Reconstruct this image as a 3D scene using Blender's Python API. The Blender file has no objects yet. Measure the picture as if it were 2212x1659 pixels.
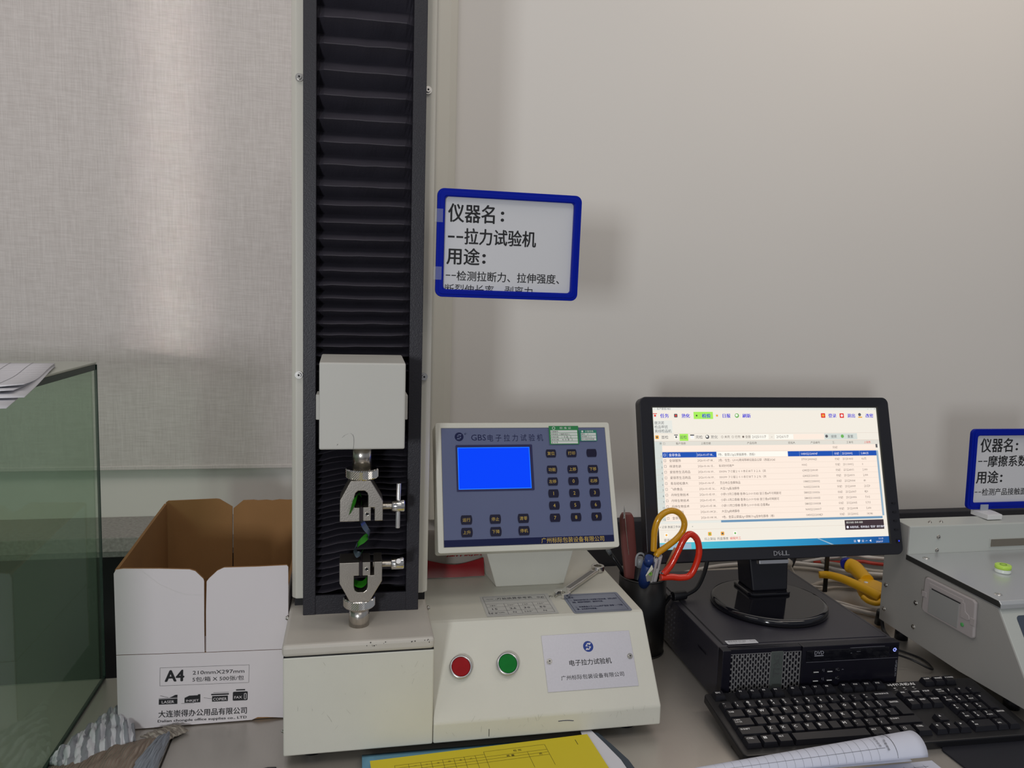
import bpy, bmesh, math, random
from mathutils import Matrix, Vector, noise
random.seed(4)
SC = bpy.context.scene
COL = SC.collection
PI = math.pi

# ---------------------------------------------------------------- camera
CAM_POS = Vector((0.0, 0.0, 0.62))
cam_d = bpy.data.cameras.new('camera'); cam = bpy.data.objects.new('camera', cam_d); COL.objects.link(cam)
cam_d.sensor_width = 36.0; cam_d.lens = 1680.0 / 2212.0 * 36.0
cam_d.clip_start = 0.02; cam_d.clip_end = 50
# world axes (x right along the wall, y into the wall, z up) expressed in camera axes (right, down, forward)
dn = Vector((-454.0, 15670.0, 1680.0)).normalized()
ax = Vector((8180.0, 57.0, 1680.0)); ax = (ax - dn * ax.dot(dn)).normalized()
az = -dn; ay = az.cross(ax)
right = Vector((ax[0], ay[0], az[0])); down = Vector((ax[1], ay[1], az[1])); fwd = Vector((ax[2], ay[2], az[2]))
Mc = Matrix(((right.x, -down.x, -fwd.x, CAM_POS.x), (right.y, -down.y, -fwd.y, CAM_POS.y),
             (right.z, -down.z, -fwd.z, CAM_POS.z), (0, 0, 0, 1)))
cam.matrix_world = Mc
SC.camera = cam

# ---------------------------------------------------------------- world, lights, exposure
SC.view_settings.view_transform = 'Standard'; SC.view_settings.look = 'None'
SC.view_settings.exposure = 0.0; SC.view_settings.gamma = 1.0; SC.view_settings.use_curve_mapping = False
w = bpy.data.worlds.new('room_light'); SC.world = w; w.use_nodes = True
w.node_tree.nodes['Background'].inputs[0].default_value = (0.80, 0.84, 0.92, 1)
w.node_tree.nodes['Background'].inputs[1].default_value = 0.27

def area(name, loc, target, sx, sy, power, color, spread=180):
    l = bpy.data.lights.new(name, 'AREA'); l.shape = 'RECTANGLE'; l.size = sx; l.size_y = sy
    l.energy = power; l.color = color; l.spread = math.radians(spread)
    o = bpy.data.objects.new(name, l); COL.objects.link(o); o.location = loc
    d = Vector(target) - Vector(loc); o.rotation_euler = d.to_track_quat('-Z', 'Y').to_euler()
    return o
area('window_light', (-0.85, -1.45, 0.58), (0.35, 1.7, 0.62), 0.24, 0.30, 21.0, (0.94, 0.97, 1.0))
area('ceiling_light_near', (1.6, 0.75, 2.15), (1.35, 1.75, 1.05), 1.3, 0.3, 6.5, (1.0, 0.87, 0.74), 150)
area('ceiling_light_over', (0.3, -0.25, 2.45), (0.3, 1.1, 0.0), 1.3, 0.5, 8.0, (1.0, 0.95, 0.88))
area('ceiling_light_far', (0.6, -1.6, 1.9), (0.5, 1.4, 0.5), 1.4, 0.5, 3.0, (1.0, 0.93, 0.84))
area('ceiling_light_left', (-1.1, 0.5, 2.0), (-0.6, 1.75, 0.95), 1.2, 0.3, 4.0, (1.0, 0.89, 0.82), 150)
area('blind_stripe_light', (-0.55, -2.0, 1.0), (-0.365, 1.74, 0.86), 0.075, 0.80, 0.085, (1.0, 0.95, 0.88), 3)  # added narrow lamp that throws the bright stripe on the blind

# ---------------------------------------------------------------- materials
_mats = {}
def M(name, col, rough=0.5, metal=0.0, emit=None, es=1.0, var=0.0, vs=8.0, bump=0.0, bs=200.0, stretch=(1, 1, 1),
      trans=0.0, ior=1.45, coat=0.0, alpha=1.0, spec=None):
    if name in _mats: return _mats[name]
    m = bpy.data.materials.new(name); m.use_nodes = True; nt = m.node_tree; n = nt.nodes; L = nt.links
    b = n['Principled BSDF']
    b.inputs['Base Color'].default_value = (*col, 1); b.inputs['Roughness'].default_value = rough
    b.inputs['Metallic'].default_value = metal; b.inputs['IOR'].default_value = ior
    b.inputs['Transmission Weight'].default_value = trans; b.inputs['Coat Weight'].default_value = coat
    b.inputs['Alpha'].default_value = alpha
    if spec is not None: b.inputs['Specular IOR Level'].default_value = spec
    if emit:
        b.inputs['Emission Color'].default_value = (*emit, 1); b.inputs['Emission Strength'].default_value = es
    if var or bump:
        tc = n.new('ShaderNodeTexCoord'); mp = n.new('ShaderNodeMapping'); mp.inputs['Scale'].default_value = stretch
        L.new(tc.outputs['Object'], mp.inputs['Vector'])
    if var:
        nz = n.new('ShaderNodeTexNoise'); nz.inputs['Scale'].default_value = vs; nz.inputs['Detail'].default_value = 5
        L.new(mp.outputs[0], nz.inputs['Vector'])
        mx = n.new('ShaderNodeMix'); mx.data_type = 'RGBA'
        mx.inputs[6].default_value = (*[c * (1 - var) for c in col], 1); mx.inputs[7].default_value = (*[min(1, c * (1 + var)) for c in col], 1)
        L.new(nz.outputs[0], mx.inputs[0]); L.new(mx.outputs[2], b.inputs['Base Color'])
    if bump:
        nb = n.new('ShaderNodeTexNoise'); nb.inputs['Scale'].default_value = bs; nb.inputs['Detail'].default_value = 3
        L.new(mp.outputs[0], nb.inputs['Vector'])
        bp = n.new('ShaderNodeBump'); bp.inputs['Strength'].default_value = bump; bp.inputs['Distance'].default_value = 0.001
        L.new(nb.outputs[0], bp.inputs['Height']); L.new(bp.outputs[0], b.inputs['Normal'])
    _mats[name] = m
    return m

def srgb(r, g, b):
    f = lambda c: (c / 255 / 12.92) if c <= 10 else ((c / 255 + 0.055) / 1.055) ** 2.4
    return (f(r), f(g), f(b))

cream = M('cream_powder_coat', (0.60, 0.59, 0.52), 0.42, var=0.05, vs=14, bump=0.12, bs=900)
cream2 = M('cream_column_paint', (0.62, 0.60, 0.53), 0.40, var=0.03, vs=6, bump=0.08, bs=900)
ctop = M('worn_grey_cream_cover', (0.50, 0.47, 0.42), 0.42, var=0.07, vs=20, bump=0.12, bs=900)
headm = M('crosshead_grey_paint', (0.52, 0.51, 0.47), 0.45, var=0.03, vs=10, bump=0.1, bs=900)
blackrail = M('black_rail_paint', (0.017, 0.016, 0.022), 0.42, bump=0.4, bs=700)
bellowm = M('black_bellows_cloth', (0.032, 0.029, 0.040), 0.6, var=0.25, vs=25, bump=0.2, bs=600)
steel = M('brushed_grip_steel', (0.50, 0.46, 0.41), 0.34, 1.0, var=0.06, vs=30, bump=0.15, bs=500)
chrome = M('chrome', (0.72, 0.70, 0.67), 0.14, 1.0)
bolt = M('bolt_steel', (0.55, 0.53, 0.50), 0.25, 1.0)
black = M('black_plastic', (0.007, 0.007, 0.009), 0.38)
blackg = M('glossy_black_plastic', (0.006, 0.006, 0.009), 0.08, coat=0.3)
blackm = M('matt_black_metal', (0.006, 0.006, 0.007), 0.38, var=0.1, vs=30)
ink = M('black_ink', (0.012, 0.012, 0.014), 0.7)
inkgrey = M('grey_ink', (0.10, 0.10, 0.11), 0.7)
paper = M('white_paper', (0.66, 0.66, 0.70), 0.75, var=0.02, vs=20)
signpaper = M('sign_paper', (0.60, 0.60, 0.62), 0.5, var=0.02, vs=8)
white = M('white_plastic', (0.70, 0.70, 0.70), 0.4)
blueplastic = M('blue_plastic_frame', (0.0, 0.010, 0.30), 0.4, spec=0.15)
navy = M('navy_ink', (0.008, 0.012, 0.060), 0.5, spec=0.2)
panelblue = M('panel_grey_blue_film', (0.095, 0.115, 0.22), 0.42, bump=0.08, bs=1500)
gold = M('yellow_ink', (0.52, 0.36, 0.07), 0.6)

# ---------------------------------------------------------------- mesh builder
_tcache = {}
def text_geo(s, res=2, bold=0.0):
    key = (s, res, bold)
    if key in _tcache: return _tcache[key]
    c = bpy.data.curves.new('t', 'FONT'); c.body = s; c.size = 1.0; c.resolution_u = res; c.offset = bold
    o = bpy.data.objects.new('t', c)
    me = bpy.data.meshes.new_from_object(o)
    vs = [(v.co.x, v.co.y) for v in me.vertices]; fs = [tuple(p.vertices) for p in me.polygons]
    bpy.data.objects.remove(o); bpy.data.curves.remove(c); bpy.data.meshes.remove(me)
    _tcache[key] = (vs, fs)
    return vs, fs

def frame(o, U=(1, 0, 0), V=(0, 0, 1)):
    U = Vector(U).normalized(); V = Vector(V); V = (V - U * V.dot(U)).normalized(); N = U.cross(V); o = Vector(o)
    return Matrix(((U.x, V.x, N.x, o.x), (U.y, V.y, N.y, o.y), (U.z, V.z, N.z, o.z), (0, 0, 0, 1)))

def rrect(x0, x1, y0, y1, r, n=5):
    p = []
    for cx, cy, a in ((x1 - r, y1 - r, 0), (x0 + r, y1 - r, 90), (x0 + r, y0 + r, 180), (x1 - r, y0 + r, 270)):
        for i in range(n + 1):
            t = math.radians(a + 90 * i / n); p.append((cx + r * math.cos(t), cy + r * math.sin(t)))
    return p

def spline(pts, k=6):
    pts = [Vector(p) for p in pts]
    if len(pts) < 3: return pts
    q = [pts[0] * 2 - pts[1]] + pts + [pts[-1] * 2 - pts[-2]]; out = []
    for i in range(1, len(q) - 2):
        for j in range(k):
            t = j / k; a, b, c, d = q[i - 1], q[i], q[i + 1], q[i + 2]
            out.append(0.5 * ((2 * b) + (c - a) * t + (2 * a - 5 * b + 4 * c - d) * t * t + (3 * b - a - 3 * c + d) * t ** 3))
    out.append(pts[-1])
    return out

class MB:
    def __init__(s, T=None): s.v = []; s.f = []; s.m = []; s.s = []; s.T = T or Matrix(); s.uv = {}
    def add(s, vs, fs, mi=0, sm=False, T=None):
        T = T or s.T; o = len(s.v); s.v += [T @ Vector(p) for p in vs]
        for f in fs: s.f.append(tuple(i + o for i in f)); s.m.append(mi); s.s.append(sm)
        return s
    def box(s, x0, x1, y0, y1, z0, z1, mi=0):
        v = [(x, y, z) for z in (z0, z1) for y in (y0, y1) for x in (x0, x1)]
        return s.add(v, [(0, 2, 3, 1), (4, 5, 7, 6), (0, 1, 5, 4), (2, 6, 7, 3), (0, 4, 6, 2), (1, 3, 7, 5)], mi)
    def prism(s, poly, d0, d1, axis='z', mi=0, sm=False):
        # poly in (u,v); axis z:(u,v,d)  x:(d,u,v)  y:(u,d,v)
        mp = {'z': lambda u, v, d: (u, v, d), 'x': lambda u, v, d: (d, u, v), 'y': lambda u, v, d: (u, d, v)}[axis]
        n = len(poly); v = [mp(a, b, d0) for a, b in poly] + [mp(a, b, d1) for a, b in poly]
        s.add(v, [tuple(range(n))[::-1], tuple(range(n, 2 * n))], mi)
        return s.add(v, [(i, (i + 1) % n, n + (i + 1) % n, n + i) for i in range(n)], mi, sm)
    def ring(s, outer, inner, d0, d1, mi=0, din=None):
        n = len(outer); din = d1 if din is None else din
        v = [(a, b, d0) for a, b in outer] + [(a, b, d1) for a, b in outer] + [(a, b, din) for a, b in inner] + [(a, b, d0) for a, b in inner]
        f = []
        for i in range(n):
            j = (i + 1) % n
            for k in range(3): f.append((k * n + i, k * n + j, (k + 1) * n + j, (k + 1) * n + i))
            f.append((3 * n + i, 3 * n + j, j, i))
        return s.add(v, f, mi)
    def cyl(s, p0, p1, r0, r1=None, n=20, mi=0, sm=True, caps=True):
        r1 = r0 if r1 is None else r1; p0 = Vector(p0); p1 = Vector(p1); d = (p1 - p0).normalized()
        a = d.orthogonal().normalized(); b = d.cross(a); v = []
        for p, r in ((p0, r0), (p1, r1)):
            for i in range(n):
                t = 2 * PI * i / n; v.append(p + a * r * math.cos(t) + b * r * math.sin(t))
        s.add(v, [(i, (i + 1) % n, n + (i + 1) % n, n + i) for i in range(n)], mi, sm)
        if caps: s.add(v, [tuple(range(n))[::-1], tuple(range(n, 2 * n))], mi)
        return s
    def tube(s, pts, r, n=8, k=6, mi=0, flat=None):
        P = spline(pts, k); v = []; m = len(P); up = Vector((0, 0, 1))
        for i, p in enumerate(P):
            d = (P[min(i + 1, m - 1)] - P[max(i - 1, 0)]).normalized()
            if abs(d.dot(up)) > 0.98: up = Vector((0, 1, 0))
            a = d.cross(up).normalized(); b = a.cross(d); up = b
            rr = r(i / (m - 1)) if callable(r) else r
            for j in range(n):
                t = 2 * PI * j / n; v.append(p + a * rr * math.cos(t) * (flat or 1) + b * rr * math.sin(t))
        f = [(i * n + j, i * n + (j + 1) % n, (i + 1) * n + (j + 1) % n, (i + 1) * n + j) for i in range(m - 1) for j in range(n)]
        s.add(v, f, mi, True); s.add(v, [tuple(range(n))[::-1], tuple(range((m - 1) * n, m * n))], mi)
        return s
    def lathe(s, prof, c=(0, 0, 0), n=32, mi=0, sm=True):
        v = []; m = len(prof)
        for r, z in prof:
            for i in range(n):
                t = 2 * PI * i / n; v.append((c[0] + r * math.cos(t), c[1] + r * math.sin(t), c[2] + z))
        s.add(v, [(i * n + j, i * n + (j + 1) % n, (i + 1) * n + (j + 1) % n, (i + 1) * n + j) for i in range(m - 1) for j in range(n)], mi, sm)
        return s.add(v, [tuple(range(n))[::-1], tuple(range((m - 1) * n, m * n))], mi)
    def sheet(s, rows, mi=0, sm=True, uv=False):
        nu = len(rows); nv = len(rows[0]); o = len(s.v)
        s.add([p for r in rows for p in r], [(i * nv + j, i * nv + j + 1, (i + 1) * nv + j + 1, (i + 1) * nv + j) for i in range(nu - 1) for j in range(nv - 1)], mi, sm)
        if uv:
            for i in range(nu):
                for j in range(nv): s.uv[o + i * nv + j] = (i / (nu - 1), j / (nv - 1))
        return s
    def textfit(s, T, t, x0, y0, x1, y1, d=0.0, mi=0, res=2, bold=0.0, rot=0, ch=False):
        vs, fs = text_geo(t, res, 0.0)
        if not vs: return s
        if rot: c, q = math.cos(rot), math.sin(rot); vs = [(a * c - b * q, a * q + b * c) for a, b in vs]
        xa = min(v[0] for v in vs); xb = max(v[0] for v in vs); ya = min(v[1] for v in vs); yb = max(v[1] for v in vs)
        sx = (x1 - x0) / max(xb - xa, 1e-6); sy = (y1 - y0) / max(yb - ya, 1e-6)
        for kx, ky in (((0, 0),) if bold <= 0 else ((0, 0), (1, 0), (-1, 0), (0, 0.6), (0, -0.6))):
            s.add([(x0 + (a - xa + kx * bold) * sx, y0 + (b - ya + ky * bold) * sy, d + 0.000004 * (kx + 2 * ky)) for a, b in vs], fs, mi, False, T)
        return s
    def text(s, T, t, x, y, size, d=0.0, mi=0, res=1, bold=0.0, align='l', sx=1.0, rot=0):
        vs, fs = text_geo(t, res, 0.0)
        if not vs: return s
        if align == 'c':
            xa = min(v[0] for v in vs); xb = max(v[0] for v in vs); ya = min(v[1] for v in vs); yb = max(v[1] for v in vs)
            vs = [(a - (xa + xb) / 2, b - (ya + yb) / 2) for a, b in vs]
        if rot: c, q = math.cos(rot), math.sin(rot); vs = [(a * c - b * q, a * q + b * c) for a, b in vs]
        for kx in ((0,) if bold <= 0 else (0, 1, -1)):
            s.add([(x + (a * sx + kx * bold) * size, y + b * size, d + 0.000004 * kx) for a, b in vs], fs, mi, False, T)
        return s
    def rect(s, T, x0, x1, y0, y1, d=0.0, mi=0):
        return s.add([(x0, y0, d), (x1, y0, d), (x1, y1, d), (x0, y1, d)], [(0, 1, 2, 3)], mi, False, T)
    def outline(s, T, x0, x1, y0, y1, t, d=0.0, mi=0):
        s.rect(T, x0, x1, y0, y0 + t, d, mi); s.rect(T, x0, x1, y1 - t, y1, d, mi)
        s.rect(T, x0, x0 + t, y0, y1, d, mi); return s.rect(T, x1 - t, x1, y0, y1, d, mi)
    def disc(s, T, x, y, r, d=0.0, mi=0, n=24):
        return s.add([(x + r * math.cos(2 * PI * i / n), y + r * math.sin(2 * PI * i / n), d) for i in range(n)], [tuple(range(n))], mi, False, T)
    def poly(s, T, pts, d=0.0, mi=0):
        return s.add([(a, b, d) for a, b in pts], [tuple(range(len(pts)))], mi, False, T)

_org = {}
def thing(name, label, cat, loc, group=None):
    o = bpy.data.objects.new(name, None); COL.objects.link(o); o.location = loc; o.empty_display_size = 0.03
    _org[o] = Vector(loc); o['label'] = label; o['category'] = cat
    if group: o['group'] = group
    return o

def obj(name, mb, mats, parent=None, bevel=0, seg=2, label=None, cat=None, group=None, kind=None, fix=True, solid=0):
    me = bpy.data.meshes.new(name); xs = [[v[i] for v in mb.v] for i in range(3)]
    org = Vector(((min(xs[0]) + max(xs[0])) / 2, (min(xs[1]) + max(xs[1])) / 2, min(xs[2])))
    me.from_pydata([v - org for v in mb.v], [], mb.f)
    if not isinstance(mats, (list, tuple)): mats = [mats]
    for m in mats: me.materials.append(m)
    me.polygons.foreach_set('material_index', mb.m); me.polygons.foreach_set('use_smooth', mb.s)
    if mb.uv:
        ul = me.uv_layers.new(name='UVMap')
        for l in me.loops: ul.data[l.index].uv = mb.uv.get(l.vertex_index, (0, 0))
    if fix:
        bm = bmesh.new(); bm.from_mesh(me); bmesh.ops.remove_doubles(bm, verts=bm.verts, dist=1e-6)
        bmesh.ops.recalc_face_normals(bm, faces=bm.faces); bm.to_mesh(me); bm.free()
    me.update()
    o = bpy.data.objects.new(name, me); COL.objects.link(o); _org[o] = org
    if parent: o.parent = parent; o.location = org - _org[parent]
    else: o.location = org
    if bevel:
        b = o.modifiers.new('bevel', 'BEVEL'); b.width = bevel; b.segments = seg; b.limit_method = 'ANGLE'; b.angle_limit = math.radians(35)
    if solid:
        b = o.modifiers.new('solid', 'SOLIDIFY'); b.thickness = solid; b.offset = 0
    if label: o['label'] = label
    if cat: o['category'] = cat
    if group: o['group'] = group
    if kind: o['kind'] = kind
    return o

def top(name, mb, mats, label, cat, **k): return obj(name, mb, mats, None, label=label, cat=cat, **k)
def struct(name, mb, mats, parent=None, **k): return obj(name, mb, mats, parent, kind=None if parent else 'structure', **k)

def screw(parent, p, nrm, r=0.004, name='screw', m=bolt, h=0.003, hexs=True):
    p = Vector(p); nrm = Vector(nrm).normalized()
    mb = MB(); mb.cyl(p - nrm * 0.001, p + nrm * h * 0.4, r, r * 0.97, 20); mb.cyl(p + nrm * h * 0.4, p + nrm * h, r * 0.62, r * 0.58, 16)
    mb.cyl(p + nrm * (h - 0.0001), p + nrm * (h + 0.0001), r * 0.28, r * 0.28, 6, mi=1, sm=False)
    return obj(name, mb, [m, ink], parent)

# ================================================================ THE ROOM
WY = 1.75
# fabric material of the blind
def fabric_mat():
    m = M('woven_blind_fabric', (0.50, 0.475, 0.445), 0.85); nt = m.node_tree; n = nt.nodes; L = nt.links; b = n['Principled BSDF']
    tc = n.new('ShaderNodeTexCoord')
    def nz(scale, stretch):
        mp = n.new('ShaderNodeMapping'); mp.inputs['Scale'].default_value = stretch; L.new(tc.outputs['Object'], mp.inputs['Vector'])
        t = n.new('ShaderNodeTexNoise'); t.inputs['Scale'].default_value = scale; t.inputs['Detail'].default_value = 2; L.new(mp.outputs[0], t.inputs['Vector']); return t
    a = nz(520, (1, 1, 0.05)); c = nz(520, (0.07, 1, 1))
    ad = n.new('ShaderNodeMath'); ad.operation = 'ADD'; L.new(a.outputs[0], ad.inputs[0]); L.new(c.outputs[0], ad.inputs[1])
    r = n.new('ShaderNodeValToRGB'); r.color_ramp.elements[0].position = 0.33; r.color_ramp.elements[1].position = 0.66
    r.color_ramp.elements[0].color = (0.53, 0.49, 0.465, 1); r.color_ramp.elements[1].color = (0.65, 0.61, 0.585, 1)
    h = n.new('ShaderNodeMath'); h.operation = 'MULTIPLY'; h.inputs[1].default_value = 0.5; L.new(ad.outputs[0], h.inputs[0])
    L.new(h.outputs[0], r.inputs[0]); L.new(r.outputs[0], b.inputs['Base Color'])
    bp = n.new('ShaderNodeBump'); bp.inputs['Strength'].default_value = 0.35; bp.inputs['Distance'].default_value = 0.001
    L.new(h.outputs[0], bp.inputs['Height']); L.new(bp.outputs[0], b.inputs['Normal'])
    return m
fab = fabric_mat()
wallp = M('painted_wall', (0.70, 0.675, 0.64), 0.55, var=0.02, vs=3, bump=0.05, bs=60)
struct('wall_back', MB().box(-3.2, 3.6, WY, WY + 0.12, -0.75, 2.6), wallp)
struct('floor', MB().box(-3.2, 3.6, -2.4, WY, -0.78, -0.75), M('grey_floor_tiles', (0.22, 0.21, 0.20), 0.4, var=0.1, vs=3))
struct('trim_1', MB().prism([(0.168, WY), (0.168, WY - 0.010), (0.176, WY - 0.018), (0.202, WY - 0.018), (0.219, WY - 0.008), (0.219, WY)], 0.115, 2.5), cream2, bevel=0.003)
# window sill of speckled granite, with the darker drop edge beneath
gr = M('speckled_granite', (0.27, 0.255, 0.235), 0.4, var=0.6, vs=160, bump=0.2, bs=200)
top('window_sill', MB().box(-3.0, -0.10, 1.60, WY, 0.108, 0.138).box(-3.0, -0.10, 1.612, WY, 0.094, 0.107), gr,
    'grey speckled granite window sill under the fabric blind, behind the paper box', 'window sill', bevel=0.002)
struct('under_sill_shade', MB().box(-3.0, 0.16, 1.70, WY - 0.001, -0.75, 0.092), M('void_shade_black', (0.012, 0.012, 0.012), 0.8))  # near-black colour stands in for the shade of the void under the sill
struct('baseboard_back', MB().box(0.20, 3.4, 1.715, WY - 0.001, -0.75, 0.105), M('dark_backboard', (0.022, 0.022, 0.028), 0.6), bevel=0.002)
# roller blind
bl = thing('roller_blind', 'beige woven fabric roller blind covering the wall left of the tensile tester', 'blind', (-1.4, 1.735, 0.24))
obj('blind_fabric', MB().box(-3.0, 0.160, 1.7335, 1.7355, 0.250, 2.5), fab, bl)
obj('hem_bar', MB().box(-3.0, 0.160, 1.731, 1.738, 0.243, 0.251), fab, bl, bevel=0.001)

# ================================================================ WORK BENCHES
def steel_mat():
    m = M('brushed_bench_steel', (0.50, 0.47, 0.43), 0.30, 0.65); nt = m.node_tree; n = nt.nodes; L = nt.links; b = n['Principled BSDF']
    tc = n.new('ShaderNodeTexCoord'); mp = n.new('ShaderNodeMapping'); mp.inputs['Scale'].default_value = (400, 6, 1)
    L.new(tc.outputs['Object'], mp.inputs['Vector'])
    t = n.new('ShaderNodeTexNoise'); t.inputs['Scale'].default_value = 1.0; t.inputs['Detail'].default_value = 4; L.new(mp.outputs[0], t.inputs['Vector'])
    bp = n.new('ShaderNodeBump'); bp.inputs['Strength'].default_value = 0.25; bp.inputs['Distance'].default_value = 0.0004
    L.new(t.outputs[0], bp.inputs['Height']); L.new(bp.outputs[0], b.inputs['Normal'])
    t2 = n.new('ShaderNodeTexNoise'); t2.inputs['Scale'].default_value = 7; t2.inputs['Detail'].default_value = 5; L.new(tc.outputs['Object'], t2.inputs['Vector'])
    r = n.new('ShaderNodeMapRange'); r.inputs['To Min'].default_value = 0.24; r.inputs['To Max'].default_value = 0.46
    L.new(t2.outputs[0], r.inputs[0]); L.new(r.outputs[0], b.inputs['Roughness'])
    return m
bench_m = steel_mat()
for nm, x0, x1, y1, lb in (('workbench', -1.6, -0.2445, 1.291, 'brushed steel workbench under the green glass tank and cloths'),
                           ('workbench', -0.2425, 2.4, 1.705, 'brushed steel workbench carrying the tensile tester and the computer')):
    t = thing(nm, lb, 'workbench', ((x0 + x1) / 2, 1.0, -0.75))
    obj('worktop', MB().box(x0, x1, 0.50, y1, -0.035, 0.0), bench_m, t, bevel=0.0015)
    for sx in (x0 + 0.05, x1 - 0.09):
        for sy in (0.55, y1 - 0.09): obj('leg', MB().box(sx, sx + 0.04, sy, sy + 0.04, -0.75, -0.036), bench_m, t, bevel=0.003)

# ================================================================ TENSILE TESTER
TT = thing('tensile_tester', 'cream tensile testing machine with a tall black bellows column and a keypad console', 'testing machine', (0.18, 1.17, 0.0))
# rubber feet
for fx, fy in ((-0.05, 1.04), (0.40, 1.04), (-0.05, 1.36), (0.40, 1.36)):
    obj('rubber_foot', MB().cyl((fx, fy, 0.0), (fx, fy, 0.016), 0.016, 0.014), black, TT)
pl = obj('plinth', MB().box(-0.0855, 0.1105, 1.0, 1.40, 0.016, 0.1512), cream, TT, bevel=0.002)
obj('plinth_cover', MB().box(-0.0870, 0.1110, 0.9985, 1.33, 0.1520, 0.1684), ctop, TT, bevel=0.005, seg=3)
obj('plinth_seam', MB().box(-0.0850, 0.1100, 1.0006, 1.33, 0.1508, 0.1524), ink, TT)
screw(TT, (-0.0873, 1.10, 0.176 - 0.012), (-1, 0, 0), 0.004)
screw(TT, (-0.0858, 1.012, 0.045), (-1, 0, 0), 0.003)
screw(TT, (0.1125, 1.115, 0.162), (1, 0, 0), 0.0035)
# console housing: side profile extruded along x
prof = [(1.0, 0.016), (1.0, 0.0445), (1.0855, 0.1505), (1.0905, 0.1523), (1.40, 0.1523), (1.40, 0.016)]
obj('console_housing', MB().prism(prof, 0.1112, 0.4405, 'x'), cream, TT, bevel=0.0025, seg=3)
# scratches and pen marks along the lip
Tl = frame((0, 0.9996, 0)); mk = MB()
for i in range(60):
    x = random.uniform(-0.07, 0.43); z = random.uniform(0.018, 0.046); a = random.uniform(0.5, 2.4); l = random.uniform(0.002, 0.012) * random.random() + 0.001
    if x < 0.11: z = random.uniform(0.02, 0.14)
    dx, dz = math.cos(a) * l, math.sin(a) * l; t = 0.00014
    mk.add([(x, z, 0), (x + dx, z + dz, 0), (x + dx + t, z + dz, 0), (x + t, z, 0)], [(0, 1, 2, 3)], 0, False, Tl)
obj('fine_scratches', mk, M('scratch_grey', (0.20, 0.19, 0.16), 0.6), TT, fix=False, kind='stuff')
mk = MB(); mk.rect(Tl, 0.1880, 0.1888, 0.020, 0.031); obj('ink_tick', mk, ink, TT, fix=False); mk = MB()
for i in range(8):
    x = 0.287 + i * 0.0028; z = 0.0335 - 0.00012 * i * i * 0.5 + 0.0003 * i; mk.rect(Tl, x, x + 0.0029, z, z + 0.0009)
obj('pen_mark', mk, navy, TT, fix=False)
# chips along the cover edge
mk = MB(); Tc = frame((0, 0.9983, 0))
for i in range(16):
    x = random.uniform(0.02, 0.108); mk.disc(Tc, x, 0.1655 + random.uniform(-0.004, 0.001), random.uniform(0.0003, 0.0009), 0, 0, 6)
obj('paint_chips', mk, ink, TT, fix=False, kind='stuff')

# --- column
obj('column_shell', MB().prism([(-0.084, 1.31), (-0.084, 1.136), (-0.078, 1.129), (-0.0665, 1.129), (-0.0665, 1.150), (0.0965, 1.150), (0.0965, 1.129), (0.106, 1.129), (0.113, 1.136), (0.113, 1.31)], 0.1800, 1.165), cream2, TT, bevel=0.0015)
obj('column_gap_shade', MB().box(-0.080, 0.109, 1.1335, 1.30, 0.1684, 0.1801), black, TT)  # black block paints the dark gap between column and plinth
obj('back_plate', MB().box(-0.066, 0.096, 1.138, 1.149, 0.1684, 1.16), blackrail, TT)
for x0, x1 in ((-0.0662, -0.0490), (0.0780, 0.0962)):
    obj('guide_rail', MB().box(x0, x1, 1.095, 1.148, 0.1684, 1.16), blackrail, TT, bevel=0.0008)
obj('column_cap', MB().box(-0.085, 0.114, 1.08, 1.32, 1.165, 1.185), cream2, TT, bevel=0.004)
obj('base_channel', MB().box(-0.049, 0.078, 1.096, 1.100, 0.1684, 0.196), blackrail, TT)
for p in ((-0.0730, 1.129, 0.912), (0.1010, 1.129, 0.909), (-0.0738, 1.129, 0.5075), (0.1020, 1.129, 0.5065)):
    p2 = (p[0], p[1], p[2]); screw(TT, p2, (0, -1, 0), 0.0056, h=0.006)
# --- bellows: zigzag of pleats
def bellows(zs, name, sag=0.0, yf=1.1015, yb=1.126, tilt=0.0, up=0.58):
    mb = MB(); nx = 24; rows = []
    for k, z in enumerate(zs):
        zn = zs[k + 1] if k + 1 < len(zs) else z + (zs[k] - zs[k - 1]); h = zn - z
        for (y, dz) in ((yf, 0.0), (yf + 0.0004, 0.03 * h), (yb, up * h)):
            r = []
            for i in range(nx + 1):
                u = i / nx; x = -0.0505 + 0.130 * u
                wob = (noise.noise(Vector((u * 3, z * 40, 0))) * 0.0022 + noise.noise(Vector((u * 9, z * 90, 5))) * 0.0009) * (1 if sag else 0.6)
                e = min(u, 1 - u) * 2
                yy = y + (0.007 * max(0, 1 - e * 6) if y < 1.115 else 0)
                zz = z + dz + wob + tilt * (0.5 - u) * (0.5) - sag * (1 - e) ** 2 * (1 if u < .5 else 0.3)
                r.append((x, yy + wob * 0.8, zz))
            rows.append(r)
    mb.sheet(rows, 0, False); return obj(name, mb, bellowm, TT, fix=True, solid=0.0004)
pxs = [-95, -30, 33, 88, 145, 196, 247, 297, 345, 391, 432, 471, 508, 544, 578, 610, 640, 668, 696, 722, 748, 770, 790, 806]
zt = [1.006 - (p - 0) * (1.006 - 0.549) / 750 * 1.0 for p in pxs]
bellows(sorted(zt), 'upper_bellows', tilt=-0.004)
zz = []; z = 0.206
while z < 0.425:
    zz.append(z); z += 0.0088 + random.uniform(-0.0022, 0.0022) + (0.002 if z < 0.30 else 0)
bellows(zz, 'lower_bellows', sag=0.010, tilt=-0.003)

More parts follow.
